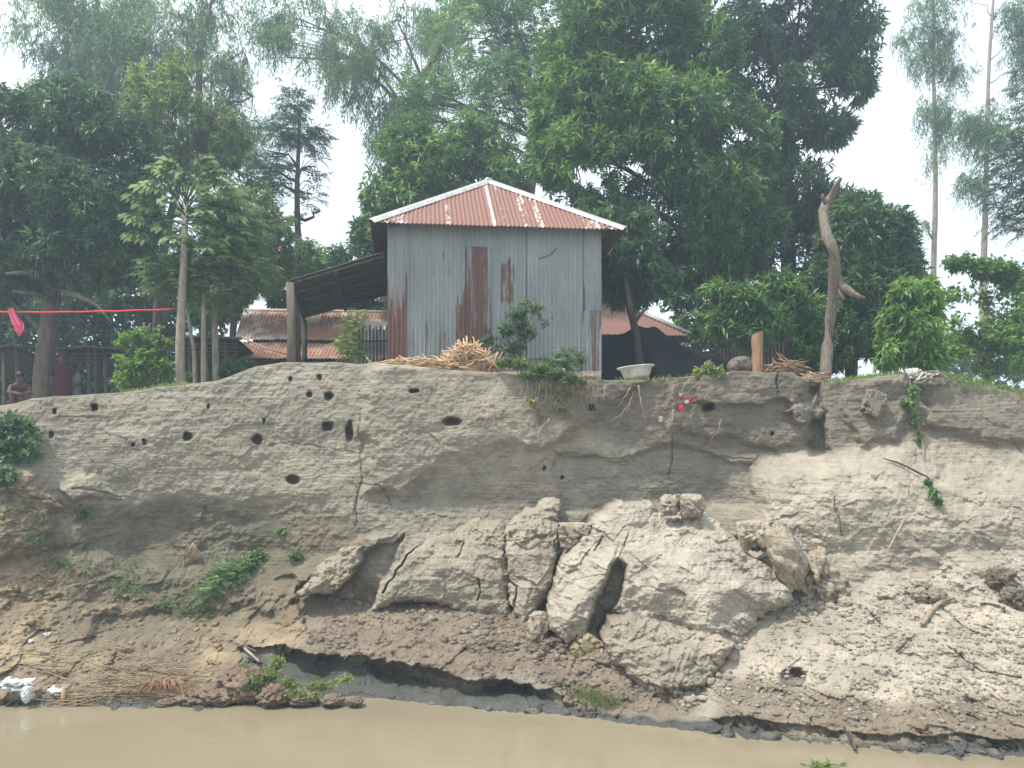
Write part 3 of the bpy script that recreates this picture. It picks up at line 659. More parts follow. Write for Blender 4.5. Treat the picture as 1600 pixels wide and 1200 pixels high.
# ---------------------------------------------------------------- water and far ground
w = mesh('water', [(-125, -35, 0), (125, -35, 0), (125, 14.5, 0), (-125, 14.5, 0)], [[0, 1, 2, 3]], M['water']); tag(w, kind='structure')
g = mesh('ground', [(-125, 17, 4.16), (125, 17, 4.16), (125, 125, 4.16), (-125, 125, 4.16)], [[0, 1, 2, 3]], M['ash']); tag(g, kind='structure')

def mound(items, label, seed, col=(.21, .155, .11)):
    m = MB(); 
    for i, (px, py, Y, rx, ry, rz) in enumerate(items): V, F = blob(at(px, py, Y), (rx, ry, rz), seed + i, 40, .3, 2.2); m.add(V, F)
    V = np.concatenate(m.V); cc = np.clip(np.array(col) * (1 + .6 * fbm(V * 7, 4, seed)[:, None]), .02, .8)
    o = m.build('mud_mound', M['soil'], smooth=True, attrs={'wet': np.zeros(len(V))}, colattr=cc); return tag(o, label, 'mud mound')
mound([(345, 1086, 10.9, .30, .3, .15), (392, 1072, 10.95, .26, .3, .22), (300, 1090, 10.9, .22, .25, .10), (430, 1086, 10.8, .22, .3, .14), (368, 1060, 11.1, .22, .3, .16), (475, 1090, 10.75, .18, .2, .09), (520, 1093, 10.7, .15, .18, .06), (555, 1096, 10.65, .10, .12, .04), (265, 1096, 10.8, .14, .2, .06)], 'reddish-brown mud mound with weeds at the waterline below the dark undercut', 31)
# ---------------------------------------------------------------- corrugated sheets
def corr(c00, c10, tops, mat, name, parent, lam=.082, amp=.014, rows=30, rustf=None, spc=6, nrm=None, label=None, wob=.009):
    """sheet whose lower edge runs c00->c10; tops(u) gives the upper end of every column"""
    c00 = np.array(c00, float); c10 = np.array(c10, float); L = np.linalg.norm(c10 - c00); n = max(4, int(L / lam * spc)) + 1
    u = np.linspace(0, 1, n); B = c00[None] + (c10 - c00)[None] * u[:, None]; T = np.array([tops(x) for x in u])
    if nrm is None:
        k = len(u) // 2; nrm = np.cross(c10 - c00, T[k] - B[k]); nrm /= np.linalg.norm(nrm)
    nrm = np.array(nrm, float)
    v = np.linspace(0, 1, rows); G = B[None] * (1 - v[:, None, None]) + T[None] * v[:, None, None]
    off = amp * np.sin(u * L / lam * 2 * math.pi)
    G = G + nrm * (off[None, :, None] + wob * (fbm(G * 1.7, 3, 5) * 6)[..., None])
    rust = rustf(np.tile(u, (rows, 1)), np.tile(v[:, None], (1, n)), G) if rustf else np.zeros((rows, n))
    o = mesh(name, G.reshape(-1, 3), gridf(rows, n), mat, parent, smooth=True, attrs={'rust': rust})
    if label: o['label'] = label
    return o

# ---------------------------------------------------------------- the tin hut
FL = at(607, 350, 14.9); FR = at(939, 358, 15.35); FL[2] = 5.0; FR[2] = 5.08
dep = np.array([-.30, 3.55, 0]); ZT = 7.80
BL = FL + dep + np.array([-.25, 0, 0]); BR = FR + dep; BL[2] = BR[2] = 5.0
hut = empty('tin_hut', (FL + FR) / 2, 'grey corrugated tin hut with a rusty red hipped roof standing at the bank edge', 'hut')
def streaks(G, f=(9, 9, .7), s=0): return fbm(G * np.array(f), 4, s)
def wall_rust(u, v, G):
    """u along the wall from the left, v up"""
    px = 607 + 332 * u; py = 582 - 226 * v
    st = streaks(G, s=3); fine = streaks(G, (26, 26, 1.2), 4); r = .16 + .25 * st
    def patch(x0, x1, y0, y1, a, e=3, ey=10):
        return a * ss(x0 - e, x0 + e, px) * ss(x1 + e, x1 - e, px) * ss(y0 - ey, y0 + ey, py + 60 * fine) * ss(y1 + ey, y1 - ey, py)
    r = np.maximum(r, patch(607, 634, 430, 640, .62) + .6 * fine * (px < 636) * (py > 400))
    r = np.maximum(r, patch(641, 720, 500, 640, .36, 4, 30) + 1.1 * fine * ss(430, 560, py) * (px < 725) * (px > 636))
    r = np.maximum(r, patch(708, 728, 455, 640, .62, 3, 30) + .3 * fine)
    r = np.maximum(r, patch(780, 802, 405, 480, .62, 1, 9) + .9 * fine * (px > 776) * (px < 806) * (py < 500) * (py > 395)); r = np.maximum(r, patch(784, 800, 470, 530, .5, 3, 30) + .5 * fine * (px > 784) * (px < 800))
    r = np.maximum(r, patch(688, 694, 395, 415, .55, 2, 4)); r = np.maximum(r, patch(660, 705, 420, 440, .36, 6, 6) + .5 * fine * (py > 412) * (py < 450) * (px < 710))
    r = np.maximum(r, patch(905, 914, 430, 640, .75, 2, 30)); r = np.maximum(r, patch(908, 939, 480, 640, .46, 2, 40) + .9 * fine * (px > 905) * (py > 450))
    return r
lerp = lambda a, b, t: np.array(a) * (1 - t) + np.array(b) * t
up = lambda p, z: np.array([p[0], p[1], z])
corr(FL, FR, lambda u: up(lerp(FL, FR, u), ZT), M['tin'], 'wall', hut, rows=90, rustf=wall_rust, nrm=(.03, -1, 0))
for a, b in ((BL, FL), (FR, BR), (BR, BL)):
    corr(a, b, lambda u, a=a, b=b: up(lerp(a, b, u), ZT), M['tin'], 'wall', hut, rows=14, spc=5, rustf=lambda u, v, G: .3 + .6 * streaks(G, s=9))
def onwall(px, py, out=.03):
    u = (px - 607) / 332; p = lerp(FL, FR, u); p[2] = EYE + (HY - py) * p[1] / FPX; p[1] -= out; return p
def wall_sheet(x0, x1, y0, y1, out, label, rf):
    a, b = onwall(x0, y1, out), onwall(x1, y1, out); zt = onwall((x0 + x1) / 2, y0)[2]
    corr(a, b, lambda u: up(lerp(a, b, u), zt), M['tin'], 'wall_sheet', hut, rows=50, rustf=rf, nrm=(0, -1, 0), label=label)
wall_sheet(726, 765, 386, 584, .035, 'tall rust-brown sheet shaped like a door in the hut front', lambda u, v, G: .60 + .75 * streaks(G, (14, 14, .8), 21) + .15 * (v < .35) - .1 * (u > .88))
wall_sheet(606, 636, 353, 584, .03, 'corner sheet rusted red along its lower half', lambda u, v, G: .25 + .65 * ss(.75, .3, v + streaks(G, (22, 22, .8), 8)) + .3 * streaks(G, (26, 26, 1.2), 22))
wall_sheet(909, 940, 486, 583, .035, 'short tan rusty sheet at the right foot of the hut', lambda u, v, G: .38 + .95 * streaks(G, (24, 24, .8), 23))
wall_sheet(822, 910, 356, 560, .028, 'clean bluish sheet on the right half of the hut front', lambda u, v, G: .10 + .2 * streaks(G, s=24))
# hipped roof
oh = .36
eF = FR - FL; eF[2] = 0; eF /= np.linalg.norm(eF); dp = dep / np.linalg.norm(dep)
A = at(578, 347, 14.55); B_ = at(978, 359, 15.1)
C_ = BR + eF * .42 + dp * .3; D_ = BL - eF * .3 + dp * .3
A[2] = at(578, 347, 14.55)[2]; C_[2] = D_[2] = 7.72
AP = at(763, 284, 17.0)
def hip(P0, P1, apex, name, rf, rows=40):
    P0, P1, apex = map(np.array, (P0, P1, apex)); e = P1 - P0; t = float((apex - P0) @ e / (e @ e)); s = apex - (P0 + e * t)
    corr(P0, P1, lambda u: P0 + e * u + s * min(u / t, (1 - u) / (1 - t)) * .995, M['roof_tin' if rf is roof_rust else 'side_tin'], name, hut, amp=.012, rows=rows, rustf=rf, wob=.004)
def roof_rust(u, v, G):
    n = streaks(G, (7, 7, 7), 31); f = streaks(G, (18, 18, 18), 32); r = .95 + .5 * n
    for c, w, k in ((.30, .007, .8), (.478, .006, 1.2), (.525, .012, .42), (.61, .018, .55), (.665, .012, .75), (.85, .016, .6), (.885, .014, .7), (.13, .02, .5), (.08, .03, .5), (.955, .02, .5)):
        uu = u - c - .02 * (v * (u - .5)) * 0
        r = r - k * ss(w * 1.7, w * .6, np.abs(uu)) * (.6 + 2.6 * f + (.3 if k > 1 else .0))
    # pale fringe under the hip caps
    return r - .5 * ss(.93, 1.0, v + .2 * f)
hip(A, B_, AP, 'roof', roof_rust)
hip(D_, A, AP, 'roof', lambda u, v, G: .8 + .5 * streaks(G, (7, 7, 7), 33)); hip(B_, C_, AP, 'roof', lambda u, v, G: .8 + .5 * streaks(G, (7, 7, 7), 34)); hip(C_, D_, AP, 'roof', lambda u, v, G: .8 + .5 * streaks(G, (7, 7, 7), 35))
for P in (A, B_, C_, D_):
    m = MB(); q = (AP - P); L = np.linalg.norm(q); q /= L; side = np.cross(q, [0, 0, 1]); side /= np.linalg.norm(side); nn = np.cross(side, q)
    ts = np.linspace(0, L, 14); prof = [(-.115, -.045), (-.06, .018), (0, .05), (.06, .018), (.115, -.045)]
    V = np.array([[P + q * t + side * (a_ * (1 + .12 * math.sin(t * 9 + a_))) + nn * (b_ + .012) for a_, b_ in prof] for t in ts]).reshape(-1, 3)
    m.add(V, gridf(len(ts), 5)); m.build('hip_cap', M['zinc'], hut)
m = MB(); V, F = blob(AP + [0, 0, .03], (.10, .10, .05), 5, 8, .3); m.add(V, F); m.build('roof_knob', M['zinc'], hut)
m = MB()
for a, b in ((A, B_), (B_, C_), (C_, D_), (D_, A)):
    a = a + [0, 0, .02]; b = b + [0, 0, .02]; ins = (AP - (a + b) / 2); ins[2] = 0; ins = ins / np.linalg.norm(ins) * .28
    m.tube([a + ins * 1.3, b + ins * 1.3], .03, 4)
m.build('eave_beam', M['dark_tin'], hut)
m = MB(); m.box((FL + FR + BL + BR) / 4 + [0, -.02, -.22], (4.35, 3.9, .42)); m.build('earth_plinth', M['ash'], hut)
m = MB(); p = [onwall(868, 389, .05), onwall(860, 398, .07), onwall(852, 402, .06), onwall(840, 405, .05)]; m.tube(p, .008, 4); m.build('bent_wire', M['dark_tin'], hut)
# lean-to on the left
l0 = at(449, 438, 15.0); l1 = at(472, 496, 18.3); h0 = at(600, 393, 14.98); h1 = BL + [0, 0, 0]; h1[2] = h0[2]
lt = empty('lean_to', up((l0 + h0) / 2, 5.0), 'dark tin lean-to roof on a rough post at the left side of the hut', 'lean-to')
m = MB()
def ltp(u, v, dz=0): return lerp(lerp(l0, h0, u), lerp(l1, h1, u), v) + [0, 0, dz]
corr(l1, l0, lambda u: lerp(h1, h0, u), M['dark_tin'], 'roof', lt, rows=20, spc=5, wob=.01)
for v in (.03, .25, .48, .72, .95):
    m = MB(); m.tube([ltp(0, v, -.05), ltp(1, v, -.05)], .028, 5); m.build('rafter', M['bark'], lt)
for u in (.03, .5):
    m = MB(); m.tube([ltp(u, 0, -.11), ltp(u, 1, -.11)], .035, 5); m.build('beam', M['darkbark'], lt)
def post(pts, r, name, mat, parent=None, n=8, rough=.08, root=None):
    m = MB(); m.tube(pts, r, n, rough); return m.build(name, mat, parent, smooth=True)
post([at(455, 600, 14.95), at(456, 520, 14.95), at(453, 442, 14.98)], [.10, .085, .075], 'post', M['bark'], lt)
post([at(464, 600, 15.1), at(464, 500, 15.1), at(456, 455, 15.05)], [.075, .07, .055], 'post', M['darkbark'], lt)
post([at(474, 600, 18.2), up(ltp(.03, .98), 5.6), ltp(.03, .98, -.1)], [.07, .06, .06], 'post', M['darkbark'], lt)
# picket of scrap tin between lean-to and hut
q0 = at(548, 565, 18.8); q1 = at(606, 565, 18.8)
fp = empty('tin_fence', up((q0 + q1) / 2, 4.2), 'short pale scrap tin fence seen under the lean-to', 'fence')
corr(up(q0, 4.2), up(q1, 4.2), lambda u: up(lerp(q0, q1, u), EYE + (HY - 511 + 4 * math.sin(u * 40)) * 18.8 / FPX), M['tin'], 'panel', fp, rows=8, rustf=lambda u, v, G: .3 + .5 * streaks(G, s=6))
m = MB(); m.tube([up(q0, EYE + 208 * 18.7 / FPX) + [0, -.05, 0], up(q1, EYE + 208 * 18.7 / FPX) + [0, -.05, 0]], .02, 4); m.build('rail', M['darkbark'], fp)

# ---------------------------------------------------------------- other houses and shelters
def slope(P0, P1, T0, T1, mat, name, parent, rf, rows=20, **k):
    P0, P1, T0, T1 = map(np.array, (P0, P1, T0, T1)); return corr(P0, P1, lambda u: lerp(T0, T1, u), mat, name, parent, rows=rows, rustf=rf, **k)
e0, e1 = at(354, 558, 19.3), at(640, 561, 19.6); m0, m1 = at(369, 531, 20.4), at(650, 533, 20.7); r0, r1 = at(381, 485, 22.6), at(660, 489, 22.9)
hs = empty('rusty_house', up((e0 + e1) / 2 + [0, 1.5, 0], 4.2), 'low house with a broad two-tier rusty roof behind the lean-to', 'house')
slope(e0, e1, m0 + [0, .0, -.04], m1 + [0, 0, -.04], M['old_tin'], 'lower_roof', hs, lambda u, v, G: .62 + .35 * streaks(G, (5, 5, 5), 41), lam=.09)
slope(m0 + [0, -.12, 0], m1 + [0, -.12, 0], r0, r1, M['old_tin'], 'upper_roof', hs, lambda u, v, G: .56 + 1.1 * streaks(G, (1.3, 1.3, 1.3), 42) + .8 * streaks(G, (9, 2, 2), 43), lam=.09)
b0, b1 = r0 + [-.3, 3.2, -1.7], r1 + [0, 3.2, -1.7]
slope(b1, b0, r1, r0, M['old_tin'], 'back_roof', hs, lambda u, v, G: .6 + .4 * streaks(G, (5, 5, 5), 44), rows=6, lam=.12)
m = MB(); m.tube([r0, r1], .06, 6); m.build('ridge_cap', M['old_tin'], hs)
m = MB(); wA, wB, wC, wD = e0 + [.35, .35, 0], e1 + [-.1, .35, 0], b1 + [-.1, -.3, 0], b0 + [.35, -.3, 0]
gp = lambda p, z: up(p, z)
m.add([gp(wA, 4.1), gp(wB, 4.1), gp(wC, 4.1), gp(wD, 4.1), gp(wA, wA[2] - .02), gp(wB, wB[2] - .02), gp(wC, wC[2] - .05), gp(wD, wD[2] - .05), (wA + wD) / 2 * [1, 1, 0] + [0, 0, r0[2] - .1], (wB + wC) / 2 * [1, 1, 0] + [0, 0, r1[2] - .1]],
      [[0, 1, 5, 4], [1, 2, 6, 5], [2, 3, 7, 6], [3, 0, 4, 7]]); m.add([wA, wD, (wA + wD) / 2 * [1, 1, 0] + [0, 0, r0[2] - .1], wB, wC, (wB + wC) / 2 * [1, 1, 0] + [0, 0, r1[2] - .1]], [[0, 2, 1], [3, 4, 5]]); m.build('wall', M['mudwall'], hs)
tag(post([at(379, 529, 20.2) + [0, -.05, .03], at(410, 543, 19.75) + [0, -.05, .0], at(448, 555, 19.4) + [0, -.05, .02]], .02, 'pole', M['palebark'], n=5), 'thin pale pole lying slantwise on the rusty house roof', 'pole')

hr = empty('hipped_house', (2.6, 25, 4.2), 'house with a rust-red hipped tin roof behind the black netting', 'house')
ra, rb = at(820, 521, 23), at(1079, 521, 23.3); rc = rb + [.2, 5.5, 0]; rd = ra + [0, 5.5, 0]; rap = at(951, 468, 25.8); ra[2] = rb[2] = rc[2] = rd[2] = at(0, 521, 23)[2]
_h = hut
def hip2(P0, P1, apex, par):
    e = P1 - P0; t = float((apex - P0) @ e / (e @ e)); s = apex - (P0 + e * t)
    corr(P0, P1, lambda u: P0 + e * u + s * min(u / t, (1 - u) / (1 - t)) * .995, M['roof_tin'], 'roof', par, amp=.012, rows=14, lam=.09, rustf=lambda u, v, G: .85 + .3 * streaks(G, (4, 4, 4), 55), wob=.008)
for a, b in ((ra, rb), (rb, rc), (rc, rd), (rd, ra)): hip2(a, b, rap, hr)
for P in (ra, rb, rc, rd):
    m = MB(); m.tube([P + [0, 0, .03], rap + [0, 0, .04]], .075, 5); m.build('hip_cap', M['zinc'], hr)
m = MB(); m.box(((ra + rc) / 2)[:2].tolist() + [5.2], (4.1, 4.9, 2.1)); m.build('wall', M['mudwall'], hr)

def shelter(x0, x1, y, Y, posts, label, depth=2.5, roofz=None, slats=True):
    a, b = at(x0, y, Y), at(x1, y, Y); t = empty('pole_shelter', up((a + b) / 2, 4.2), label, 'shelter')
    m = MB(); V = []; nx, ny = 30, 10
    for j in range(ny):
        for i in range(nx):
            p = lerp(a, b, i / (nx - 1)) + [0, depth * j / (ny - 1), -.35 * j / (ny - 1) + .03 * math.sin(i * 2.1) + .02 * math.sin(j * 3 + i)]; V.append(p)
    V = np.array(V); m.add(V, gridf(ny, nx)); m.add(V + [0, 0, -.07], gridf(ny, nx, flip=True)); m.build('roof', M['dark_tin'], t, smooth=True)
    m = MB(); m.tube([a + [-.1, -.04, -.02], lerp(a, b, .5) + [0, -.04, .03], b + [.1, -.04, -.02]], .035, 6, .1); m.build('beam', M['bark'], t, smooth=True)
    for px in posts:
        q = at(px, y, Y + .05); post([up(q, 4.1), up(q, 5.0) + [.03, 0, 0], q + [0, 0, -.03]], [.05, .045, .04], 'post', M['bark'], t)
        q = at(px, y, Y + .05) + [.1, depth - .2, -.4]; post([up(q, 4.1), q], .04, 'post', M['bark'], t)
    if slats:
        m = MB()
        for k in range(4): m.tube([a + [0, -.02, -.14 - .09 * k], b + [0, -.02, -.14 - .09 * k]], .012, 4)
        m.build('batten', M['bark'], t)
    return t
shelter(92, 184, 544, 19.0, (138, 148, 163, 180), 'low pole shelter with a sagging dark roof between the person and the bright bush')
shelter(255, 372, 528, 18.5, (262, 296, 322, 352), 'low dark-roofed pole shelter behind the slim tree stems')
shelter(-120, 32, 541, 20.0, (-60, 5, 26), 'pole shelter cut by the left edge of the view', slats=False)

# ---------------------------------------------------------------- netting, fence, posts
def ridge_net():
    xs = np.linspace(925, 1150, 80); top = np.interp(xs, [925, 945, 985, 1008, 1020, 1050, 1080, 1102, 1150], [540, 528, 514, 509, 511, 528, 543, 553, 560]); Yn = 17.2
    rows = []
    for v, (back, k) in zip(np.linspace(0, 1, 14), [(v * 1.3, v) for v in np.linspace(0, 1, 14)]):
        r = []
        for x, t in zip(xs, top):
            zt = EYE + (HY - t) * Yn / FPX; z = 4.3 + (zt - 4.3) * k; p = at(x, 600, Yn); yy = Yn - (1 - k) ** 1.4 * .35 + .07 * math.sin(x * .06 + 2 * k + 2 * math.sin(x * .023)) * (1 - k)
            r.append((p[0] * yy / Yn, yy, z + .04 * k * math.sin(x * .11 + 2 * math.sin(x * .05))))
        rows.append(r)
    Vf = np.array(rows); Vb = Vf[::-1].copy(); Vb = Vb + np.array([0, 1, 0]) * (.06 + 1.1 * (np.linspace(0, 1, 14) ** .8))[:, None, None]
    V = np.concatenate([Vf, Vb]); o = mesh('net_cover', V.reshape(-1, 3), gridf(28, 80), M['net'], smooth=True)
    tag(o, 'black netting draped over a heap beside the tin hut', 'netting')
ridge_net()
f0, f1_ = at(1085, 560, 17.8), at(1262, 560, 17.8)
fd = empty('dark_fence', up((f0 + f1_) / 2, 4.2), 'low dark corrugated fence behind the orange post', 'fence')
corr(up(f0, 4.2), up(f1_, 4.2), lambda u: up(lerp(f0, f1_, u), EYE + (HY - np.interp(u, [0, .4, 1], [552, 540, 531])) * 17.8 / FPX), M['dark_tin'], 'panel', fd, rows=6)
for u in (.02, .5, .98):
    q = lerp(f0, f1_, u); post([up(q, 4.2) + [0, .06, 0], up(q, 6.0) + [0, .06, 0]], .04, 'post', M['darkbark'], fd)
def brickpost(px, y0, y1, Y, w, mat, label, name='square_post'):
    a = at(px, y1, Y); zt = at(px, y0, Y)[2]; m = MB(); n = 8
    V = []
    for k in range(n):
        z = 4.5 + (zt - 4.5) * k / (n - 1); s = w * (1 + .05 * math.sin(k * 2.3)) / 2
        for dx, dy in ((-1, -1), (1, -1), (1, 1), (-1, 1)): V.append((a[0] + dx * s + .006 * math.sin(k * 3), Y + dy * s, z + (.03 * dx if k == n - 1 else 0)))
    V = np.array(V); F = [[4 * k + i, 4 * k + (i + 1) % 4, 4 * k + 4 + (i + 1) % 4, 4 * k + 4 + i] for k in range(n - 1) for i in range(4)]
    m.add(V, F); m.add(V[-4:], [[0, 1, 2, 3]]); o = m.build(name, mat); return tag(o, label, 'post')
brickpost(1183, 520, 578, 14.6, .165, M['orangewood'], 'orange-brown squared post standing at the bank edge beside the clay mound')
brickpost(1239, 532, 580, 16.8, .20, M['darkbark'], 'dark stubby post with a pale cap right of the firewood')
o = mesh('post_cap', *(lambda m: (np.concatenate(m.V), np.concatenate(m.Q)))((lambda m: (m.box(at(1239, 532, 16.8) + [0, 0, .02], (.27, .27, .04)), m)[1])(MB())), M['palebark']); o.parent = bpy.data.objects['square_post.001']
# dead trunk
dt = empty('dead_tree', at(1288, 588, 14.7), 'crooked bare dead tree trunk standing at the bank edge', 'dead tree')
pts = [(1289, 600), (1290, 575), (1293, 540), (1297, 500), (1303, 460), (1305, 430), (1304, 405), (1300, 385), (1292, 368), (1288, 350), (1286, 330), (1291, 318), (1300, 305), (1306, 293), (1314, 278)]
rad = [9.5, 9, 8.5, 8.5, 9, 9, 8.5, 8, 8, 7.5, 8, 7, 6, 5, 2.2]
m = MB(); P = np.array([at(x, y, 14.7 + .25 * math.sin(i * .7)) for i, (x, y) in enumerate(pts)]); m.tube(P, np.array(rad) * 14.7 / FPX, 10, .12); m.build('trunk', M['deadwood'], dt, smooth=True)
m = MB(); m.tube([at(1291, 318, 14.7), at(1285, 308, 14.65), at(1286, 304, 14.6)], [.05, .04, .02], 6); m.build('stub', M['deadwood'], dt, smooth=True)
m = MB(); m.tube([at(1307, 425, 14.68), at(1313, 440, 14.6), at(1312, 455, 14.6), at(1318, 468, 14.5)], [.05, .045, .04, .03], 6, .1); m.tube([at(1310, 440, 14.64), at(1322, 452, 14.5), at(1334, 460, 14.45), at(1352, 466, 14.3)], [.05, .075, .055, .02], 7, .25); m.build('broken_branch', M['deadwood'], dt, smooth=True)

# clay mound, firewood, basin, sack, plastics, straw
def lumps(name, items, mat, label, cat):
    m = MB()
    for i, (px, py, Y, rx, ry, rz) in enumerate(items): V, F = blob(at(px, py, Y), (rx, ry, rz), i + 3, 14, .4); m.add(V, F)
    o = m.build(name, mat, smooth=True); return tag(o, label, cat)
lumps('clay_mound', [(1157, 569, 14.8, .22, .2, .15), (1146, 573, 14.7, .12, .15, .11), (1168, 571, 14.75, .12, .15, .12)], M['clay'], 'dark lumpy clay mound left of the orange post', 'mound')
def sticks(name, cx, cy, Y, sx, sz, n, lmin, lmax, r0, mat, label, cat, seed, heap=True, base=True, tilt=.5, lift=0):
    r = np.random.default_rng(seed); m = MB(); c = at(cx, cy, Y)
    for k in range(n):
        u = r.normal(0, .42); x = c[0] + sx * u; hgt = math.exp(-(u / .55) ** 2) * sz
        z = c[2] + hgt * r.random() ** .7 + lift; y = Y + r.uniform(-.35, .35)
        a = r.uniform(-math.pi, math.pi) if r.random() < .45 else r.normal(0, .35) + (math.pi if r.random() < .5 else 0); t = r.normal(.12, tilt * .6); L = r.uniform(lmin, lmax)
        d = np.array([math.cos(a) * math.cos(t), .6 * math.sin(a) * math.cos(t), math.sin(t)]) * L / 2; p = np.array([x, y, z]); b = np.array([0, 0, r.normal(0, .02)])
        m.tube([p - d, p + b, p + d], np.array([1, 1, .6]) * r0 * r.uniform(.5, 1.3), 4)
    if base:
        V, F = blob(c + [0, .1, -.05], (sx * .75, .3, sz * .75), seed, 16, .3); m.add(V, F)
    o = m.build(name, mat); return tag(o, label, cat)
sticks('firewood_pile', 1222, 578, 14.7, .42, .12, 80, .25, .6, .016, simple('firewood', (.16, .09, .06), (.34, .22, .15), 12), 'reddish pile of split firewood right of the orange post', 'firewood', 11)
sticks('brushwood', 1268, 596, 14.2, .30, .12, 60, .15, .4, .010, simple('brushwood', (.24, .15, .10), (.42, .30, .21), 12), 'brown twigs and wood chips spilling over the bank at the dead trunk', 'brushwood', 12)
sticks('straw_heap', 732, 572, 14.45, .62, .34, 330, .15, .5, .014, M['straw'], 'tall heap of dry maize stalks leaning against the front of the hut', 'straw heap', 13, tilt=1.3)
sticks('straw_heap', 655, 573, 14.35, 1.0, .13, 260, .15, .45, .012, M['straw'], 'low spread of dry stalks left of the tall stalk heap', 'straw heap', 14, tilt=.4)
lumps('dark_cloth', [(606, 569, 14.15, .10, .08, .09), (597, 563, 14.2, .06, .06, .07)], M['maroon'], 'crumpled dark red cloth lying in the stalks at the hut corner', 'cloth')

def basin():
    Y = 14.3; c = at(995, 591, Y); t = empty('basin', c, 'white plastic basin standing tilted on the bank edge by the netting', 'basin')
    prof = [(.0, .0), (.20, .0), (.235, .04), (.285, .17), (.325, .185), (.33, .20), (.30, .195), (.27, .17), (.22, .05), (0, .03)]; n = 36; th = np.arange(n) / n * 2 * math.pi
    V = np.array([[(r_ * math.cos(a), r_ * .8 * math.sin(a), z) for a in th] for r_, z in prof]).reshape(-1, 3)
    F = [[i * n + j, i * n + (j + 1) % n, (i + 1) * n + (j + 1) % n, (i + 1) * n + j] for i in range(len(prof) - 1) for j in range(n)]
    ti = .10; V = np.stack([V[:, 0] * math.cos(ti) - V[:, 2] * math.sin(ti), V[:, 1], V[:, 0] * math.sin(ti) + V[:, 2] * math.cos(ti)], -1) + c + [0, 0, -.0]
    mesh('bowl', V, F, M['basin'], t, smooth=True)
    R = np.array([(.328 * math.cos(a), .262 * math.sin(a), .197) for a in np.append(th, 0)]); R = np.stack([R[:, 0] * math.cos(ti) - R[:, 2] * math.sin(ti), R[:, 1], R[:, 0] * math.sin(ti) + R[:, 2] * math.cos(ti)], -1) + c
    m = MB(); m.tube(R, .013, 6, cap=False); m.build('rim', M['basin'], t, smooth=True)
basin()
def crumple(name, px, py, Y, w, h, mat, label, cat, seed, folds=9., dy=.12, tail=None):
    n = 40; u = np.linspace(-1, 1, n); U, Vv = np.meshgrid(u, u); P = np.stack([U, Vv, 0 * U + seed], -1)
    X = U * w * (1 + .35 * fbm(P * 1.3, 3, seed)) ; Z = Vv * h * (1 + .5 * fbm(P * 1.2 + 4, 3, seed + 1)) + h * .6 * fbm(P * .9 + 2, 3, seed + 5) * 2
    Yd = dy * (np.abs(fbm(P * folds / 3, 4, seed + 2)) * 3.2) + dy * (U ** 2 + Vv ** 2) * .8
    m_ = 1 - .42 * ss(.55, 1.1, np.hypot(U, Vv)); X = X * m_; Z = Z * m_
    c = at(px, py, Y); Vf = np.stack([c[0] + X, c[1] + Yd, c[2] + Z], -1); Vb = Vf + [0, .012, 0]
    V = np.concatenate([Vf.reshape(-1, 3), Vb.reshape(-1, 3)]); F = np.concatenate([gridf(n, n), gridf(n, n, n * n, True)])
    o = mesh(name, V, F, mat, smooth=True); return tag(o, label, cat)
pl = empty('plastic_wrapper', on_bank(1072, 628, .1), 'torn red and white plastic wrapper caught on the roots below the bank edge', 'wrapper')
def sub(o): 
    o.data.transform(__import__('mathutils').Matrix.Translation(-pl.location)); o.parent = pl
    for k in ('label', 'category'): del o[k]
yb = bank_y(1072, 628) - .14
for i, (x, y, w_, h_, mt) in enumerate(((1066, 636, .065, .10, 'redplastic'), (1078, 627, .09, .06, 'redplastic'), (1066, 620, .05, .06, 'redplastic'), (1074, 628, .06, .05, 'white'), (1065, 617, .035, .045, 'white'), (1082, 622, .03, .05, 'redplastic'))):
    sub(crumple('torn_flap', x, y, yb - .02 * i, w_, h_, M[mt], 'x', 'x', 200 + i, 12, .04))
crumple('paper_scrap', 1033, 655, bank_y(1033, 655) - .05, .06, .07, M['sack'], 'small pale scrap of bark stuck on the bank face below the basin', 'scrap', 230, 5, .03)
crumple('sack', 1464, 592, bank_y(1466, 598) - .18, .40, .17, M['sack'], 'crumpled woven sack hanging over the right-hand bank edge', 'sack', 240, 12, .22)
crumple('plastic_sheet', 1436, 582, bank_y(1436, 588) - .10, .17, .14, M['white'], 'grey-white torn plastic sheet beside the woven sack', 'plastic sheet', 250, 12, .15)
crumple('plastic_scrap', 880, 577, 13.95, .05, .05, M['white'], 'tiny white plastic scrap among the weeds below the hut', 'scrap', 260, 6, .05)
crumple('flat_stone', 922, 588, 14.1, .20, .07, M['palebark'], 'flat grey stone under the right corner of the hut', 'stone', 261, 3, .12)
crumple('plastic_scrap', 70, 993, bank_y(70, 993) - .06, .07, .05, M['white'], 'white plastic scrap, upper of the two on the left-hand shelf', 'scrap', 262, 6, .05)
crumple('plastic_scrap', 46, 1002, bank_y(46, 1002) - .06, .05, .04, M['white'], 'small pale disc of litter on the left-hand shelf beside the white scrap', 'scrap', 263, 3, .03)
crumple('plastic_scrap', 65, 1022, bank_y(65, 1022) - .06, .10, .05, M['sack'], 'greyish crumpled litter below the white scrap on the shelf', 'scrap', 264, 6, .05)
crumple('plastic_bag', 8, 1076, 10.55, .36, .10, M['white'], 'large crumpled white plastic bag at the waterline on the far left', 'plastic bag', 268, 8, .2)
crumple('plastic_bag', 36, 1086, 10.5, .09, .14, M['white'], 'narrow white plastic bag hanging down into the water beside the large one', 'plastic bag', 269, 8, .1)
crumple('plastic_bag', 80, 1085, 10.75, .16, .08, M['white'], 'flattened pale plastic bag right of the two white ones at the waterline', 'plastic bag', 270, 6, .12)
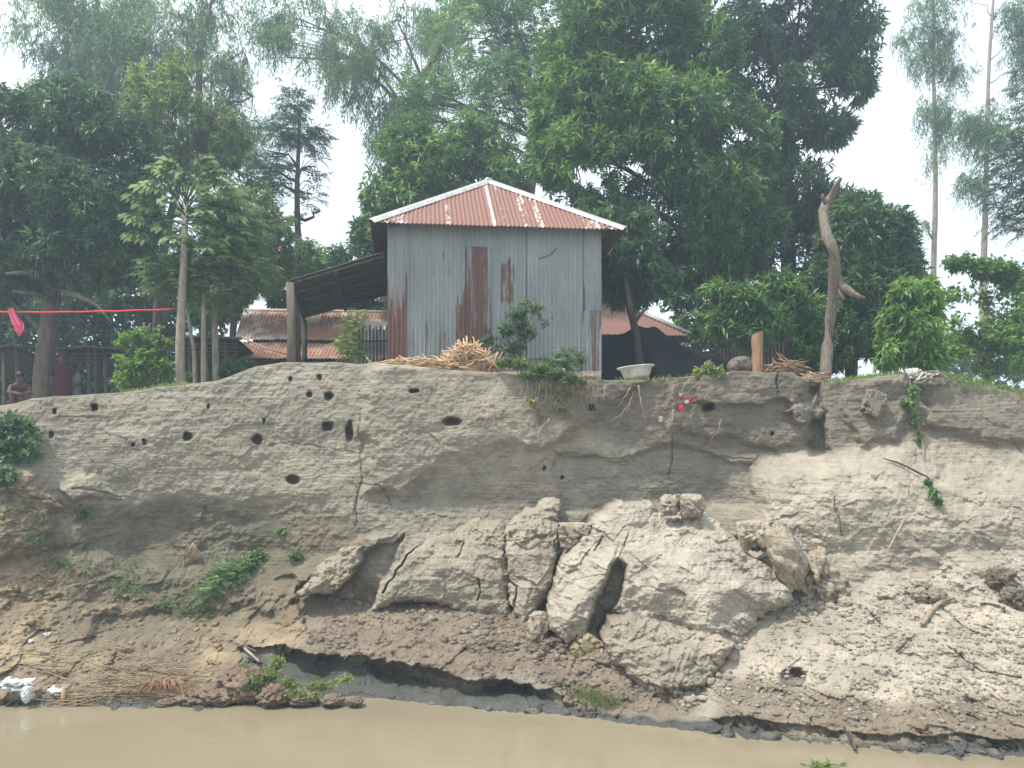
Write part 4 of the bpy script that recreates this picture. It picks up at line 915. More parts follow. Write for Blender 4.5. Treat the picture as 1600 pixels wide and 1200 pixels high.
# rope with a pink cloth
m = MB(); R_ = [at(x, np.interp(x, [-160, 0, 30, 100, 180, 272], [484, 487, 488, 487.5, 486, 483]) + .4 * math.sin(x * .11), 15.6 - .2 * x / 272) for x in np.linspace(-160, 273, 30)]; m.tube(R_, .016, 6)
rp = m.build('red_rope', M['redrope']); tag(rp, 'red rope stretched from the papaya stem to the left', 'rope')
m = MB(); m.tube([at(278, 484, 15.35) + [.16 * math.cos(a), .16 * math.sin(a) * .8, 0] for a in np.linspace(0, 6.28, 14)], .014, 5, cap=False)
def strip(path, w, mat, name, label, cat, Y, th=.012):
    P = np.array([at(x, y, Y) for x, y in path]); t = np.linspace(0, len(P) - 1, 30); P = np.stack([np.interp(t, range(len(P)), P[:, k]) for k in range(3)], -1); ww = np.interp(t, range(len(w)), w)
    n = 9; V = []
    for p, q in zip(P, ww):
        for j in range(n): s = j / (n - 1) - .5; V.append(p + [s * q, -.05 * math.cos(s * 14) * (q / .2), .03 * s])
    V = np.array(V); o = mesh(name, np.concatenate([V, V + [0, th, 0]]), np.concatenate([gridf(30, n), gridf(30, n, 30 * n, True)]), mat, smooth=True); return tag(o, label, cat)
strip([(17, 482), (20, 491), (25, 500), (31, 508), (32, 516), (31, 525)], [.10, .12, .16, .20, .17, .03], M['pinkcloth'], 'pink_cloth', 'pink cloth knotted over the red rope', 'cloth', 15.55)
strip([(27, 483), (31, 488), (36, 493), (34, 497)], [.10, .12, .08, .03], simple('green_cloth', (.02, .07, .05), (.03, .10, .07), 9), 'green_rag', 'small dark green rag tied beside the pink cloth', 'rag', 15.58)

# ---------------------------------------------------------------- roots, sticks, driftwood
def wiggly(p0, p1, n, amp, seed, sag=0):
    r = np.random.default_rng(seed); t = np.linspace(0, 1, n); P = np.array(p0)[None] * (1 - t[:, None]) + np.array(p1)[None] * t[:, None]
    off = np.cumsum(r.normal(0, 1, (n, 2)), 0); off -= off[0] * (1 - t[:, None]) + off[-1] * t[:, None]; off *= amp / max(1, n ** .5)
    P[:, 0] += off[:, 0]; P[:, 1] += off[:, 1] - sag * np.sin(t * math.pi); return P
ROOTS = [((998, 602), (1004, 655), 2.2, 'thick'), ((985, 606), (962, 640), 1.2, ''), ((990, 612), (975, 655), 1.4, ''), ((995, 618), (958, 672), .9, ''), ((978, 640), (945, 665), 1, ''), ((1060, 600), (1042, 650), 1.1, ''), ((1052, 640), (1040, 690), 1.3, ''),
         ((1126, 656), (1100, 703), 1.2, ''), ((858, 655), (834, 695), 1.5, ''), ((765, 625), (735, 735), .9, ''), ((750, 640), (742, 690), .8, ''), ((870, 610), (905, 660), .9, ''), ((890, 600), (858, 640), 1, ''), ((1075, 595), (1063, 625), 1.1, ''), ((840, 600), (820, 640), .9, ''), ((1424, 690), (1420, 770), .9, ''), ((1300, 775), (1312, 830), 1.2, ''), ((905, 605), (925, 690), .8, ''), ((945, 600), (935, 640), .9, '')]
RLAB = ['thickest bare root dangling below the white basin', 'thin root slanting left from the thick one below the basin', 'thin root forking beside the thickest one below the basin', 'long fine root slanting farthest left below the basin', 'short fine root at the left end of the basin roots', 'bare root hanging just left of the red plastic wrapper', 'long bare root hanging below the red plastic wrapper', 'straight thin root below the burrow right of the wrapper', 'short pale root slanting on the face under the hut corner', 'long fine vertical root under the tall stalk heap', 'second fine root left-hand of the long one under the stalk heap', 'fine root slanting right from the hanging weeds', 'short root slanting left under the hanging weeds', 'short root behind the top of the red plastic wrapper', 'short root at the left end of the hanging weeds', 'fine straight root above the trailing vine on the right slope', 'fine root in the crack of the right-hand slope', 'long fine root right of the hanging weeds', 'short fine root between the hanging weeds and the basin']
for i, (a, b, r, _) in enumerate(ROOTS):
    n = 12; t = np.linspace(0, 1, n); rr = np.random.default_rng(i + 50); w = np.cumsum(rr.normal(0, 1.6, n)); w -= w[0] * (1 - t) + w[-1] * t
    P = np.array([on_bank(a[0] + (b[0] - a[0]) * s + ww, a[1] + (b[1] - a[1]) * s, .05 + .08 * math.sin(s * 3.1)) for s, ww in zip(t, w)])
    P[:, 1] = np.convolve(np.pad(P[:, 1], 2, 'edge'), np.ones(5) / 5, 'valid') - .02
    m = MB(); m.tube(P, np.linspace(r, r * .4, n) * 13.6 / FPX * .9, 5, .15); o = m.build('root', M['root'], smooth=True)
    tag(o, RLAB[i], 'root', 'roots hanging from the bank top')
def driftstick(pts, r, label, mat='root', off=.08, name='stick', cat='stick'):
    P = np.array([on_bank(x, y, off) for x, y in pts]); t = np.linspace(0, len(P) - 1, 16); P = np.stack([np.interp(t, range(len(P)), P[:, k]) for k in range(3)], -1)
    P[:, 1] = np.minimum(P[:, 1], np.convolve(np.pad(P[:, 1], 3, 'edge'), np.ones(7) / 7, 'valid')); m = MB(); m.tube(P, np.interp(t, range(len(r)), np.array(r) * 11.5 / FPX), 7, .15)
    return tag(m.build(name, M[mat], smooth=True), label, cat)
driftstick([(1492, 934), (1475, 937), (1462, 945), (1450, 962), (1442, 975)], [2, 3.5, 4, 4, 3], 'thick curved root sticking out of the right-hand talus')
driftstick([(1414, 810), (1402, 832), (1390, 855), (1384, 872)], [2, 2.6, 2, 1], 'straight pale stick leaning on the slope right of the thumb-shaped block', 'palebark')
driftstick([(1376, 716), (1400, 722), (1425, 733), (1445, 745), (1462, 770), (1470, 790)], [1, 1.6, 1.6, 1.5, 1.3, 1], 'dark vine stem trailing over the right-hand slope', 'darkbark', .1)
driftstick([(370, 1000), (385, 1015), (405, 1034)], [1.6, 2.4, 2], 'pale broken stick poking out above the undercut', 'palebark', .12)
driftstick([(328, 995), (350, 992), (370, 1003), (400, 1018)], [.8, .9, .9, .8], 'thin arching twig beside the pale broken stick', 'root', .15)
driftstick([(1318, 1135), (1326, 1150), (1336, 1172)], [1.5, 2, 1.4], 'dark forked stick standing in the waterline at the right', 'darkbark', .2)
driftstick([(1326, 1140), (1333, 1155), (1337, 1172)], [1, 1.3, 1], 'slim twig leaning against the dark forked stick', 'bark', .22)
driftstick([(1400, 1018), (1412, 1008), (1418, 1000)], [1.5, 1.5, 1], 'short dark twig upright in the crumbs of the talus', 'darkbark', .06)
driftstick([(300, 850), (290, 870), (282, 895)], [1, 1, .8], 'thin dry root splayed on the lower left slope', 'root', .1)
r_ = np.random.default_rng(77)
m = MB()
for k in range(60):
    a = r_.normal(0, .5); L = r_.uniform(.2, .45); c = on_bank(302, 848, .12); m.tube([c, c + np.array([math.sin(a) * L * .5, -.1, -L * .5]), c + np.array([math.sin(a) * L * .9, -.1 + .1 * r_.random(), -L])], [.006, .005, .003], 4)
tag(m.build('dry_tuft', M['drystalk']), 'dry straw tuft hanging on the lower left slope', 'dry tuft')
def bundle(x0, y0, x1, y1, n, seed, label, spread=10, L=(.4, 1.5), Y=None, r0=.0075):
    r = np.random.default_rng(seed); m = MB()
    for k in range(n):
        t = r.random(); px = x0 + (x1 - x0) * t + r.normal(0, 6); py = y0 + (y1 - y0) * t + r.normal(0, spread); c = on_bank(px, min(py, 1098), .06 + .06 * r.random()) if Y is None else at(px, py, Y - .1 * r.random())
        ang = math.atan2(-(y1 - y0), x1 - x0) + r.normal(0, .16); l = r.uniform(*L) / 2; d = np.array([math.cos(ang), r.normal(0, .15), math.sin(ang)]) * l
        m.tube([c - d, c + [0, 0, r.normal(0, .03)], c + d], [r0 * .6, r0 * r.uniform(.6, 1.3), r0 * .4], 4)
    return tag(m.build('stalk_bundle', M['drystalk']), label, 'dry stalks')
bundle(110, 1090, 290, 1066, 90, 5, 'bundle of long dry stalks lying along the waterline at the left', 6)
bundle(40, 1040, 290, 1055, 50, 6, 'loose dry stalks scattered on the left-hand shelf above the bundle', 14, (.3, .9))
m = MB()
for k in range(110):
    a = r_.uniform(-1.1, 1.1); L = r_.uniform(.2, .5); c = at(252 + r_.normal(0, 9), 1076, 10.85)
    e = c + np.array([math.sin(a) * L * .9, -.12 * r_.random(), math.cos(a) * L * .35]); m.tube([c, (c + e) / 2 + [0, 0, .07], e + [0, -.03, -L * .35]], [.007, .006, .004], 4)
tag(m.build('root_ball', simple('reddish_roots', (.24, .13, .08), (.38, .24, .15), 20)), 'reddish tangle of washed roots drooping into the water at the left', 'root tangle')
m = MB(); c = at(99, 1088, 10.7)
m.tube([c + [-.0, 0, .12], c + [0, 0, -.12]], [.03, .028], 9, .1); tag(m.build('cut_stem', simple('yellow_rind', (.36, .27, .13), (.50, .40, .22), 15), smooth=True), 'upright yellowish cut stem at the end of the stalk bundle', 'cut stem')

# ---------------------------------------------------------------- people
def body(name, joints, edges, radii, mat, parent):
    """one continuous skinned body; joints in local metres"""
    me = bpy.data.meshes.new(name); me.from_pydata(joints, edges, []); me.materials.append(mat)
    o = bpy.data.objects.new(name, me); COL.objects.link(o); o.parent = parent
    s = o.modifiers.new('skin', 'SKIN'); s.use_smooth_shade = True
    for v, r in zip(me.skin_vertices[0].data, radii):
        v.radius = (r, r) if not isinstance(r, tuple) else r
    me.skin_vertices[0].data[0].use_root = True
    b = o.modifiers.new('sub', 'SUBSURF'); b.levels = 2; b.render_levels = 2
    return o
def fingers(J, E, R, wrist, dirv, side):
    """palm and five unequal curled fingers"""
    w = np.array(J[wrist]); d = np.array(dirv, float); d /= np.linalg.norm(d); s = np.array(side, float); k = len(J)
    J.append(tuple(w + d * .07)); R.append((.036, .016)); E.append((wrist, k))
    for j, (o_, L) in enumerate(((-.030, .062), (-.010, .072), (.010, .068), (.028, .054))):
        a = w + d * .085 + s * o_; b = a + d * L * .55; c = b + d * L * .4 + np.array([0, -.02, 0]); n = len(J); J += [tuple(a), tuple(b), tuple(c)]; R += [.009, .0085, .007]; E += [(k, n), (n, n + 1), (n + 1, n + 2)]
    a = w + d * .03 - s * .035; b = a + d * .03 - s * .02; n = len(J); J += [tuple(a), tuple(b)]; R += [.011, .009]; E += [(k, n), (n, n + 1)]
def standing(px, Y, H, label, robe, lower, turn=0, scarf=None, arm=0):
    t = empty('person', up(at(px, 600, Y), 4.22), label, 'person'); t.rotation_euler = (0, 0, turn); k = H / 1.6
    J = [(0, 0, .88), (0, 0, 1.08), (0, 0, 1.27), (0, 0, 1.36), (0, -.01, 1.42), (0, -.015, 1.50), (0, 0, 1.58)]; R = [(.15, .11), (.125, .095), (.15, .09), (.055, .055), (.062, .07), (.078, .09), (.05, .055)]
    E = [(0, 1), (1, 2), (2, 3), (3, 4), (4, 5), (5, 6)]
    for s in (-1, 1):
        n = len(J); J += [(s * .17, 0, 1.26), (s * .21, .02, 1.02), (s * (.17 if arm else .2), -.12 if arm else -.03, .88 + .12 * arm)]; R += [.052, .04, .028]; E += [(2, n), (n, n + 1), (n + 1, n + 2)]
        fingers(J, E, R, n + 2, (-.3 * s * arm, -.4, -.8 + arm * .8), (0, 1, 0))
        n = len(J); J += [(s * .09, 0, .80), (s * .095, -.01, .46), (s * .09, .02, .09), (s * .10, -.09, .04)]; R += [.085, .058, .038, (.04, .03)]; E += [(0, n), (n, n + 1), (n + 1, n + 2), (n + 2, n + 3)]
    J = [tuple(np.array(j) * k) for j in J]; R = [tuple(np.array(r) * k) if isinstance(r, tuple) else r * k for r in R]
    body('body', J, E, R, M['skin'], t)
    def lathe(name, prof, mat, sq=.7, fold=.06):
        n = 40; th = np.arange(n) / n * 2 * math.pi; V = []
        for z, r0 in prof:
            for a in th: r = r0 * (1 + fold * math.sin(a * 9 + z * 3) * (1 if z < .9 else .3)); V.append((r * math.cos(a) * k, r * sq * math.sin(a) * k, z * k))
        F = [[i * n + j, i * n + (j + 1) % n, (i + 1) * n + (j + 1) % n, (i + 1) * n + j] for i in range(len(prof) - 1) for j in range(n)]
        me = bpy.data.meshes.new(name); me.from_pydata(V, [], F); me.materials.append(mat); me.polygons.foreach_set('use_smooth', [True] * len(F)); o = bpy.data.objects.new(name, me); COL.objects.link(o); o.parent = t
        return o
    lathe('skirt', [(.10, .24), (.3, .22), (.6, .20), (.9, .185), (.96, .17)], lower)
    lathe('tunic', [(.62, .215), (.8, .20), (.95, .18), (1.1, .165), (1.22, .185), (1.29, .165), (1.34, .10), (1.37, .065)], robe, .72, .03)
    for s in (-1, 1):
        m = MB(); m.tube(np.array([(s * .14, 0, 1.29), (s * .19, .01, 1.2), (s * .215, .02, 1.05)]) * k, np.array([.07, .068, .06]) * k, 10, .04)
        V = np.concatenate(m.V); o = m.build('sleeve', robe, smooth=True); o.parent = t
    V, F = blob((0, .012 * k, 1.515 * k), (.088 * k, .10 * k, .105 * k), 4, 14, .08); o = mesh('hair' if scarf is None else 'headscarf', V, F, M['hair'] if scarf is None else scarf, smooth=True); o.parent = t
    for s in (-1, 1):
        V, F = blob((s * .03 * k, -.088 * k, 1.50 * k), (.011 * k,) * 3, 2, 6, 0); o = mesh('eye', V, F, M['hair'], smooth=True); o.parent = t
    V, F = blob((0, -.105 * k, 1.475 * k), (.012 * k, .02 * k, .022 * k), 3, 8, .1); o = mesh('nose', V, F, M['skin'], smooth=True); o.parent = t
    return t
standing(98, 18.0, 1.62, 'person in a dark maroon tunic and headcloth standing left of the shelter', M['maroon'], M['purple'], .5, M['maroon'])
standing(116, 18.2, 1.42, 'shorter bare-headed person in a grey top and plum skirt beside the maroon one', M['greycloth'], M['purple'], -.6, None, 1)
def squat(px, py, Y, label):
    t = empty('person', up(at(px, 600, Y), at(px, py + 34, Y)[2]), label, 'person'); t.rotation_euler = (0, 0, .6)
    J = [(0, .12, .20), (0, .10, .38), (0, .02, .54), (0, -.03, .60), (0, -.05, .65), (0, -.065, .72), (0, -.05, .79)]; R = [(.13, .11), (.12, .10), (.13, .085), .05, (.06, .065), (.075, .085), .05]; E = [(i, i + 1) for i in range(6)]
    for s in (-1, 1):
        n = len(J); J += [(s * .15, 0, .52), (s * .19, -.14, .38), (s * .08, -.28, .38)]; R += [.048, .038, .026]; E += [(2, n), (n, n + 1), (n + 1, n + 2)]; fingers(J, E, R, n + 2, (-.5 * s, -.6, -.2), (0, 0, 1))
        n = len(J); J += [(s * .10, .05, .20), (s * .14, -.22, .42), (s * .12, -.10, .07), (s * .13, -.22, .03)]; R += [.08, .055, .036, (.038, .028)]; E += [(0, n), (n, n + 1), (n + 1, n + 2), (n + 2, n + 3)]
    body('body', J, E, R, M['skin'], t)
    V, F = blob((0, .07, .40), (.17, .15, .19), 5, 14, .12); o = mesh('shirt', V, F, M['maroon'], smooth=True); o.parent = t
    V, F = blob((0, .02, .20), (.21, .20, .13), 6, 14, .15); o = mesh('wrap', V, F, M['purple'], smooth=True); o.parent = t
    V, F = blob((0, -.04, .745), (.085, .095, .09), 4, 12, .08); o = mesh('hair', V, F, M['hair'], smooth=True); o.parent = t
squat(31, 612, 15.8, 'person crouching in dark red clothes at the left end of the bank top')
# ---------------------------------------------------------------- trees and plants
def leaves(P, D, L, W, fold=.25, seed=0):
    """one folded diamond per leaf: base P, direction D (unit), length L, width W"""
    r = np.random.default_rng(seed); n = len(P); L = np.broadcast_to(L, (n,)); W = np.broadcast_to(W, (n,))
    rv = r.normal(0, 1, (n, 3)); rv[:, 2] = np.abs(rv[:, 2]) + .8; S = np.cross(D, rv); S /= np.linalg.norm(S, axis=1)[:, None] + 1e-9; N = np.cross(S, D)
    mid = P + D * (L * .42)[:, None]; tip = P + D * L[:, None] - np.array([0, 0, 1]) * (L * .12)[:, None]
    a = mid + S * (W / 2)[:, None] + N * (W * fold)[:, None]; b = mid - S * (W / 2)[:, None] + N * (W * fold)[:, None]
    V = np.stack([P, a, tip, b], 1).reshape(-1, 3); i = np.arange(n)[:, None] * 4
    return V, np.concatenate([i + [[0, 1, 2]], i + [[0, 2, 3]]])

def unit(v): return v / (np.linalg.norm(v, axis=-1, keepdims=True) + 1e-9)

def twigs(lobes, n, r, gap=.42, freq=.9, shell=.45, s=0):
    C = np.array([l[:3] for l in lobes], float); R = np.array([l[3:6] for l in lobes], float)
    w = (R[:, 0] * R[:, 1] * R[:, 2]) ** (2 / 3); w /= w.sum(); out = []; dirs = []
    k = r.choice(len(lobes), n * 3, p=w); d = unit(r.normal(0, 1, (n * 3, 3))); rad = 1 - (1 - shell) * r.random(n * 3) ** 1.4
    p = C[k] + d * R[k] * (rad * (.80 + .42 * (vnoise(np.concatenate([d * 2.2 + C[k]], -1), s) )))[:, None]
    g = vnoise(p * freq, s + 1) * .65 + vnoise(p * freq * 2.7, s + 2) * .35
    ok = g > gap; return p[ok][:n], d[ok][:n], k[ok][:n]

def crownmesh(style, p, d, r, size=1.0, s=0):
    n = len(p)
    clump = vnoise(p * .9, s + 5) * .55 + vnoise(p * 3.2, s + 6) * .45
    young = (r.random(n) < .30) & (clump > .47)
    if style == 'mango':
        m = 10; ax = unit(d * .8 + np.array([0, 0, .35]) + r.normal(0, .35, (n, 3)))
        D = unit(ax[:, None] * .55 + unit(r.normal(0, 1, (n, m, 3))) * .95 + np.array([0, 0, -.45])); P = np.repeat(p[:, None], m, 1) + ax[:, None] * r.uniform(-.12, .05, (n, m, 1)) * size
        L = r.uniform(.15, .27, (n, m)) * size; W = L * .24
    elif style == 'weep':
        m = 16; t = np.linspace(0, 1, m)[None, :, None]; ln = r.uniform(.25, .8, (n, 1, 1)) * size
        side = unit(d * [1, 1, .2] + r.normal(0, .6, (n, 3)))[:, None] * .5 * ln; P = p[:, None] + side * t ** .7 - np.array([0, 0, 1]) * ln * .8 * t ** 1.4 + r.normal(0, .03, (n, m, 3))
        D = unit(np.array([0, 0, -.8]) + side * .8 + r.normal(0, .5, (n, m, 3))); L = r.uniform(.10, .20, (n, m)) * size; W = L * .17
    elif style == 'feather':
        m = 22; t = np.linspace(0, 1, m)[None, :, None]; ax = unit(d * [1, 1, .25] + r.normal(0, .45, (n, 3)) + [0, 0, .15])[:, None]; ln = r.uniform(.3, .6, (n, 1, 1)) * size
        P = p[:, None] + ax * ln * t - np.array([0, 0, 1]) * ln * .35 * t ** 2; sd_ = unit(np.cross(ax, [0, 0, 1])); sg = np.where(np.arange(m) % 2, 1, -1)[None, :, None]
        D = unit(sd_ * sg + ax * .5 + r.normal(0, .2, (n, m, 3)) - [0, 0, .2]); L = (np.sin(np.linspace(.35, 2.9, m))[None] * .13 * size) * r.uniform(.8, 1.2, (n, 1)); W = L * .26
    elif style == 'broad':
        m = 8; ax = unit(d + np.array([0, 0, .4]) + r.normal(0, .4, (n, 3)))
        t = r.random((n, m, 1)); P = p[:, None] - ax[:, None] * .22 * size * t; D = unit(ax[:, None] * .4 + r.normal(0, .8, (n, m, 3)) + [0, 0, -.05]); L = r.uniform(.07, .14, (n, m)) * size; W = L * .55
    elif style == 'droop':
        m = 7; ax = unit(d + np.array([0, 0, .3]) + r.normal(0, .4, (n, 3)))
        P = p[:, None] - ax[:, None] * .15 * size * r.random((n, m, 1)); D = unit(ax[:, None] * .5 + r.normal(0, .5, (n, m, 3)) + [0, 0, -.75]); L = r.uniform(.14, .26, (n, m)) * size; W = L * .34
    V, F = leaves(P.reshape(-1, 3), D.reshape(-1, 3), L.ravel(), W.ravel(), seed=s + 3)
    tint = np.clip(clump[:, None] * .85 + young[:, None] * .5 + r.normal(0, .13, L.shape) - .1, 0, 1).ravel()
    return V, F, np.repeat(tint, 4)

TREES = {}
def tree(name, label, cat, trunk, lobes, n, style, leafm, barkm, seed, size=1.0, gap=.42, group=None, branches=14, freq=.9, shell=.45, subs=True, limb=.4, extra=()):
    """trunk: [(px, py, Y, radius_m)]; lobes: [(px, py, Y, rpx, rpz[, ry_m])] in photo pixels"""
    r = np.random.default_rng(seed); LB = []
    for l in lobes:
        c = at(l[0], l[1], l[2]); rx = l[3] * l[2] / FPX; rz = l[4] * l[2] / FPX; LB.append((*c, rx, l[5] if len(l) > 5 else (rx + rz) * .5, rz))
    T = np.array([at(x, y, Y) for x, y, Y, _ in trunk]); R = [q[3] for q in trunk]
    t = empty(name, T[0], label, cat, group)
    p, d, k = twigs(LB, n, r, gap, freq, shell, seed)
    V, F, tint = crownmesh(style, p, d, r, size, seed)
    mesh('crown', V, F, M[leafm], t, attrs={'tint': tint})
    m = MB(); tt = np.linspace(0, len(T) - 1, len(T) * 4); Ts = np.stack([np.interp(tt, range(len(T)), T[:, j]) for j in range(3)], -1)
    Ts = np.stack([np.convolve(np.pad(Ts[:, j], 2, 'edge'), np.ones(5) / 5, 'valid') for j in range(3)], -1); Ts[0] = T[0]; m.tube(Ts, np.interp(tt, range(len(T)), R), 9, .07)
    for q in extra: m.tube([at(*z[:3]) for z in q], [z[3] for z in q], 7, .08)
    for i, l in enumerate(LB):
        c = np.array(l[:3]); j = int(np.clip(np.argmin(np.linalg.norm(Ts - (c - [0, 0, .9 * l[5]]), axis=1)), len(Ts) // 3, len(Ts) - 1)); a = Ts[j]; rr = np.interp(tt[j], range(len(T)), R) * limb * 1.2
        mid = (a + c) / 2 + r.normal(0, .12, 3) + [0, 0, .15 * np.linalg.norm(c - a)]
        m.tube([a, (a + mid) / 2 + r.normal(0, .05, 3), mid, (mid + c) / 2 + r.normal(0, .06, 3), c], [rr, rr * .8, rr * .62, rr * .5, rr * .3], 6)
        sel = np.nonzero(k == i)[0]
        if len(sel) and subs:
            for q in r.choice(sel, min(branches, len(sel)), replace=False):
                st = c if r.random() < .5 else mid; e = p[q]; m.tube([st, (st + e) / 2 + r.normal(0, .08, 3), e], [rr * .32, rr * .2, .006], 4, cap=False)
    m.build('trunk', M[barkm], t, smooth=True)
    return t

# far row: tall weeping trees
tree('weeping_tree', 'tall grey-green weeping tree rising behind the dark mango at the top left', 'tree', [(170, 640, 27, .22), (165, 400, 27, .18), (160, 150, 27, .14), (150, 0, 27, .08)],
     [(90, 40, 27, 60, 75), (150, 0, 27, 75, 90), (215, 60, 27, 60, 100), (120, 120, 27, 75, 60), (215, 130, 26.5, 60, 80), (170, -90, 27, 100, 60)], 2500, 'weep', 'weep', 'bark', 101, 1.2, .50, freq=1.1)
tree('weeping_tree', 'slim open weeping tree with visible upper branches left of the sky gap', 'tree', [(330, 640, 26, .18), (325, 350, 26, .15), (305, 120, 26, .11), (330, 0, 26, .06)],
     [(270, 20, 26, 55, 90), (330, -20, 26, 60, 60), (380, 80, 26, 45, 55), (395, 150, 26, 38, 60), (330, 130, 26, 60, 80), (300, 210, 25, 60, 60), (375, 215, 26, 30, 50), (400, -60, 26, 50, 40)], 1500, 'weep', 'weep', 'bark', 102, 1.1, .52, freq=1.2,
     extra=[[(305, 90, 26, .05), (318, 50, 26, .04), (330, 0, 26, .03)]])
tree('weeping_tree', 'broad weeping tree filling the upper middle behind the hut', 'tree', [(600, 640, 28, .25), (605, 350, 28, .2), (640, 150, 28, .15), (700, 60, 28, .09), (715, -30, 28, .05)],
     [(470, 30, 28, 70, 70), (450, 90, 28, 40, 35), (540, 60, 28, 75, 80), (620, 30, 28, 75, 80), (590, 130, 28, 55, 60), (700, 10, 28, 70, 60), (660, 120, 28, 50, 60), (615, 215, 28, 45, 50)], 2500, 'weep', 'weep', 'bark', 103, 1.2, .53, freq=1.1)
tree('acacia', 'feathery light green tree with long bare limbs above the hut roof', 'tree', [(800, 640, 25, .22), (810, 420, 25, .2), (840, 220, 25, .16), (825, 110, 25, .12), (800, 20, 25, .07)],
     [(760, 60, 25, 75, 80), (850, 40, 25, 80, 80), (700, 190, 24.5, 70, 50), (660, 160, 24.5, 50, 40), (780, 150, 24.5, 70, 55), (740, 250, 24, 70, 40), (870, 130, 25, 60, 70), (680, 250, 24, 60, 40), (800, -40, 25, 120, 50)], 2700, 'feather', 'feather', 'bark', 104, 1.25, .47, freq=1.1,
     extra=[[(835, 215, 24.6, .07), (780, 190, 24.4, .05), (700, 165, 24.3, .04), (660, 160, 24.3, .02)], [(812, 165, 24.5, .06), (790, 90, 24.5, .05), (775, 30, 24.5, .03)]])
tree('sparse_tree', 'small sparse tree standing alone against the sky left of the hut roof', 'tree', [(472, 640, 24, .13), (470, 420, 24, .11), (463, 330, 24, .09), (466, 240, 24, .06), (470, 160, 24, .03)],
     [(462, 165, 24, 16, 22), (440, 205, 24, 26, 20), (480, 215, 24, 28, 20), (430, 260, 24, 24, 22), (470, 300, 24, 32, 20), (420, 290, 24, 22, 16), (490, 260, 24, 16, 18), (410, 245, 24, 20, 14), (500, 330, 24, 18, 12), (440, 345, 24, 24, 14)], 700, 'feather', 'mango_dark', 'darkbark', 105, 1.0, .30, shell=.2, limb=.6)
tree('dark_tree', 'dense dark tree crowding the sky behind the left slope of the hut roof', 'tree', [(700, 640, 22, .2), (690, 450, 22, .18), (660, 330, 22, .12)],
     [(640, 235, 22, 50, 50), (690, 270, 22, 75, 60), (610, 310, 22, 50, 50), (580, 370, 22, 40, 40), (545, 410, 21.5, 34, 30), (650, 350, 22, 70, 60), (500, 440, 21.5, 40, 40), (740, 230, 22, 50, 50), (780, 290, 21.5, 50, 50)], 3300, 'mango', 'mango', 'darkbark', 106, 1.0, .34)
# mango at the far left
tree('mango_tree', 'large dark mango tree with a thick reddish trunk at the left edge', 'tree', [(64, 660, 18.4, .24), (68, 580, 18.4, .21), (78, 500, 18.2, .19), (84, 430, 18.2, .18), (90, 330, 18.2, .15)],
     [(20, 210, 18.5, 85, 70), (110, 190, 18.5, 85, 65), (190, 230, 18.3, 55, 60), (60, 300, 18, 110, 80), (150, 330, 18, 90, 75), (215, 330, 18.6, 35, 60), (20, 400, 18, 90, 60), (110, 400, 17.8, 90, 50), (190, 410, 18.3, 45, 40), (-80, 300, 18.5, 90, 120), (-60, 190, 19, 80, 60), (-60, 440, 18.5, 80, 60)], 7600, 'mango', 'mango_dark', 'bark', 107, .95, .36,
     extra=[[(84, 450, 18.0, .10), (65, 432, 17.6, .07), (40, 425, 17.2, .05), (8, 428, 17, .03)], [(88, 450, 18, .09), (120, 462, 17.4, .06), (150, 475, 17.2, .045), (175, 505, 17, .02)], [(150, 475, 17.2, .03), (150, 462, 17.1, .02)], [(84, 470, 18.0, .07), (50, 458, 17.6, .05), (20, 455, 17.3, .03)]])
tree('leafy_tree', 'yellow-green leafy tree between the dark mango and the sky gap', 'tree', [(240, 640, 20.5, .13), (250, 400, 20.5, .11), (290, 250, 20.5, .08), (320, 190, 20.5, .05)],
     [(240, 170, 20.5, 45, 70), (300, 190, 20.5, 60, 60), (350, 210, 20.5, 45, 45), (260, 260, 20.5, 50, 50), (350, 270, 20.5, 45, 50), (390, 330, 20.5, 45, 50), (420, 380, 20.5, 45, 45), (290, 120, 20.5, 35, 40), (400, 410, 20.5, 60, 40), (230, 340, 20.5, 35, 60)], 2000, 'mango', 'lime', 'bark', 108, .85, .46, freq=1.4)
# big mango and companions on the right
tree('mango_tree', 'massive mango tree with forked dark trunks right of the hut', 'tree', [(1142, 640, 19.6, .26), (1140, 560, 19.6, .23), (1128, 470, 19.6, .20), (1108, 400, 19.6, .16), (1090, 330, 19.6, .12)],
     [(920, 70, 19.6, 75, 75), (1010, 40, 19.6, 90, 80), (1090, 90, 19.8, 70, 80), (890, 160, 19.3, 60, 60), (970, 160, 19, 90, 75), (1060, 200, 19, 90, 80), (900, 250, 19, 75, 65), (990, 280, 18.8, 90, 75), (1090, 300, 18.8, 90, 75), (940, 350, 18.8, 70, 65), (1030, 380, 18.8, 80, 60), (1150, 230, 19.5, 60, 80), (980, 430, 19, 55, 50), (1100, 400, 19.3, 75, 50), (860, 240, 19.5, 35, 50), (1000, -40, 20, 130, 60), (1170, 370, 19.6, 60, 70)], 9800, 'mango', 'mango', 'darkbark', 109, 1.0, .45, freq=1.1,
     extra=[[(1135, 500, 19.5, .12), (1112, 440, 19.2, .10), (1090, 400, 19, .08), (1050, 350, 18.8, .05)], [(1130, 480, 19.5, .12), (1150, 400, 19.5, .09), (1160, 300, 19.5, .07), (1150, 220, 19.5, .04)]])
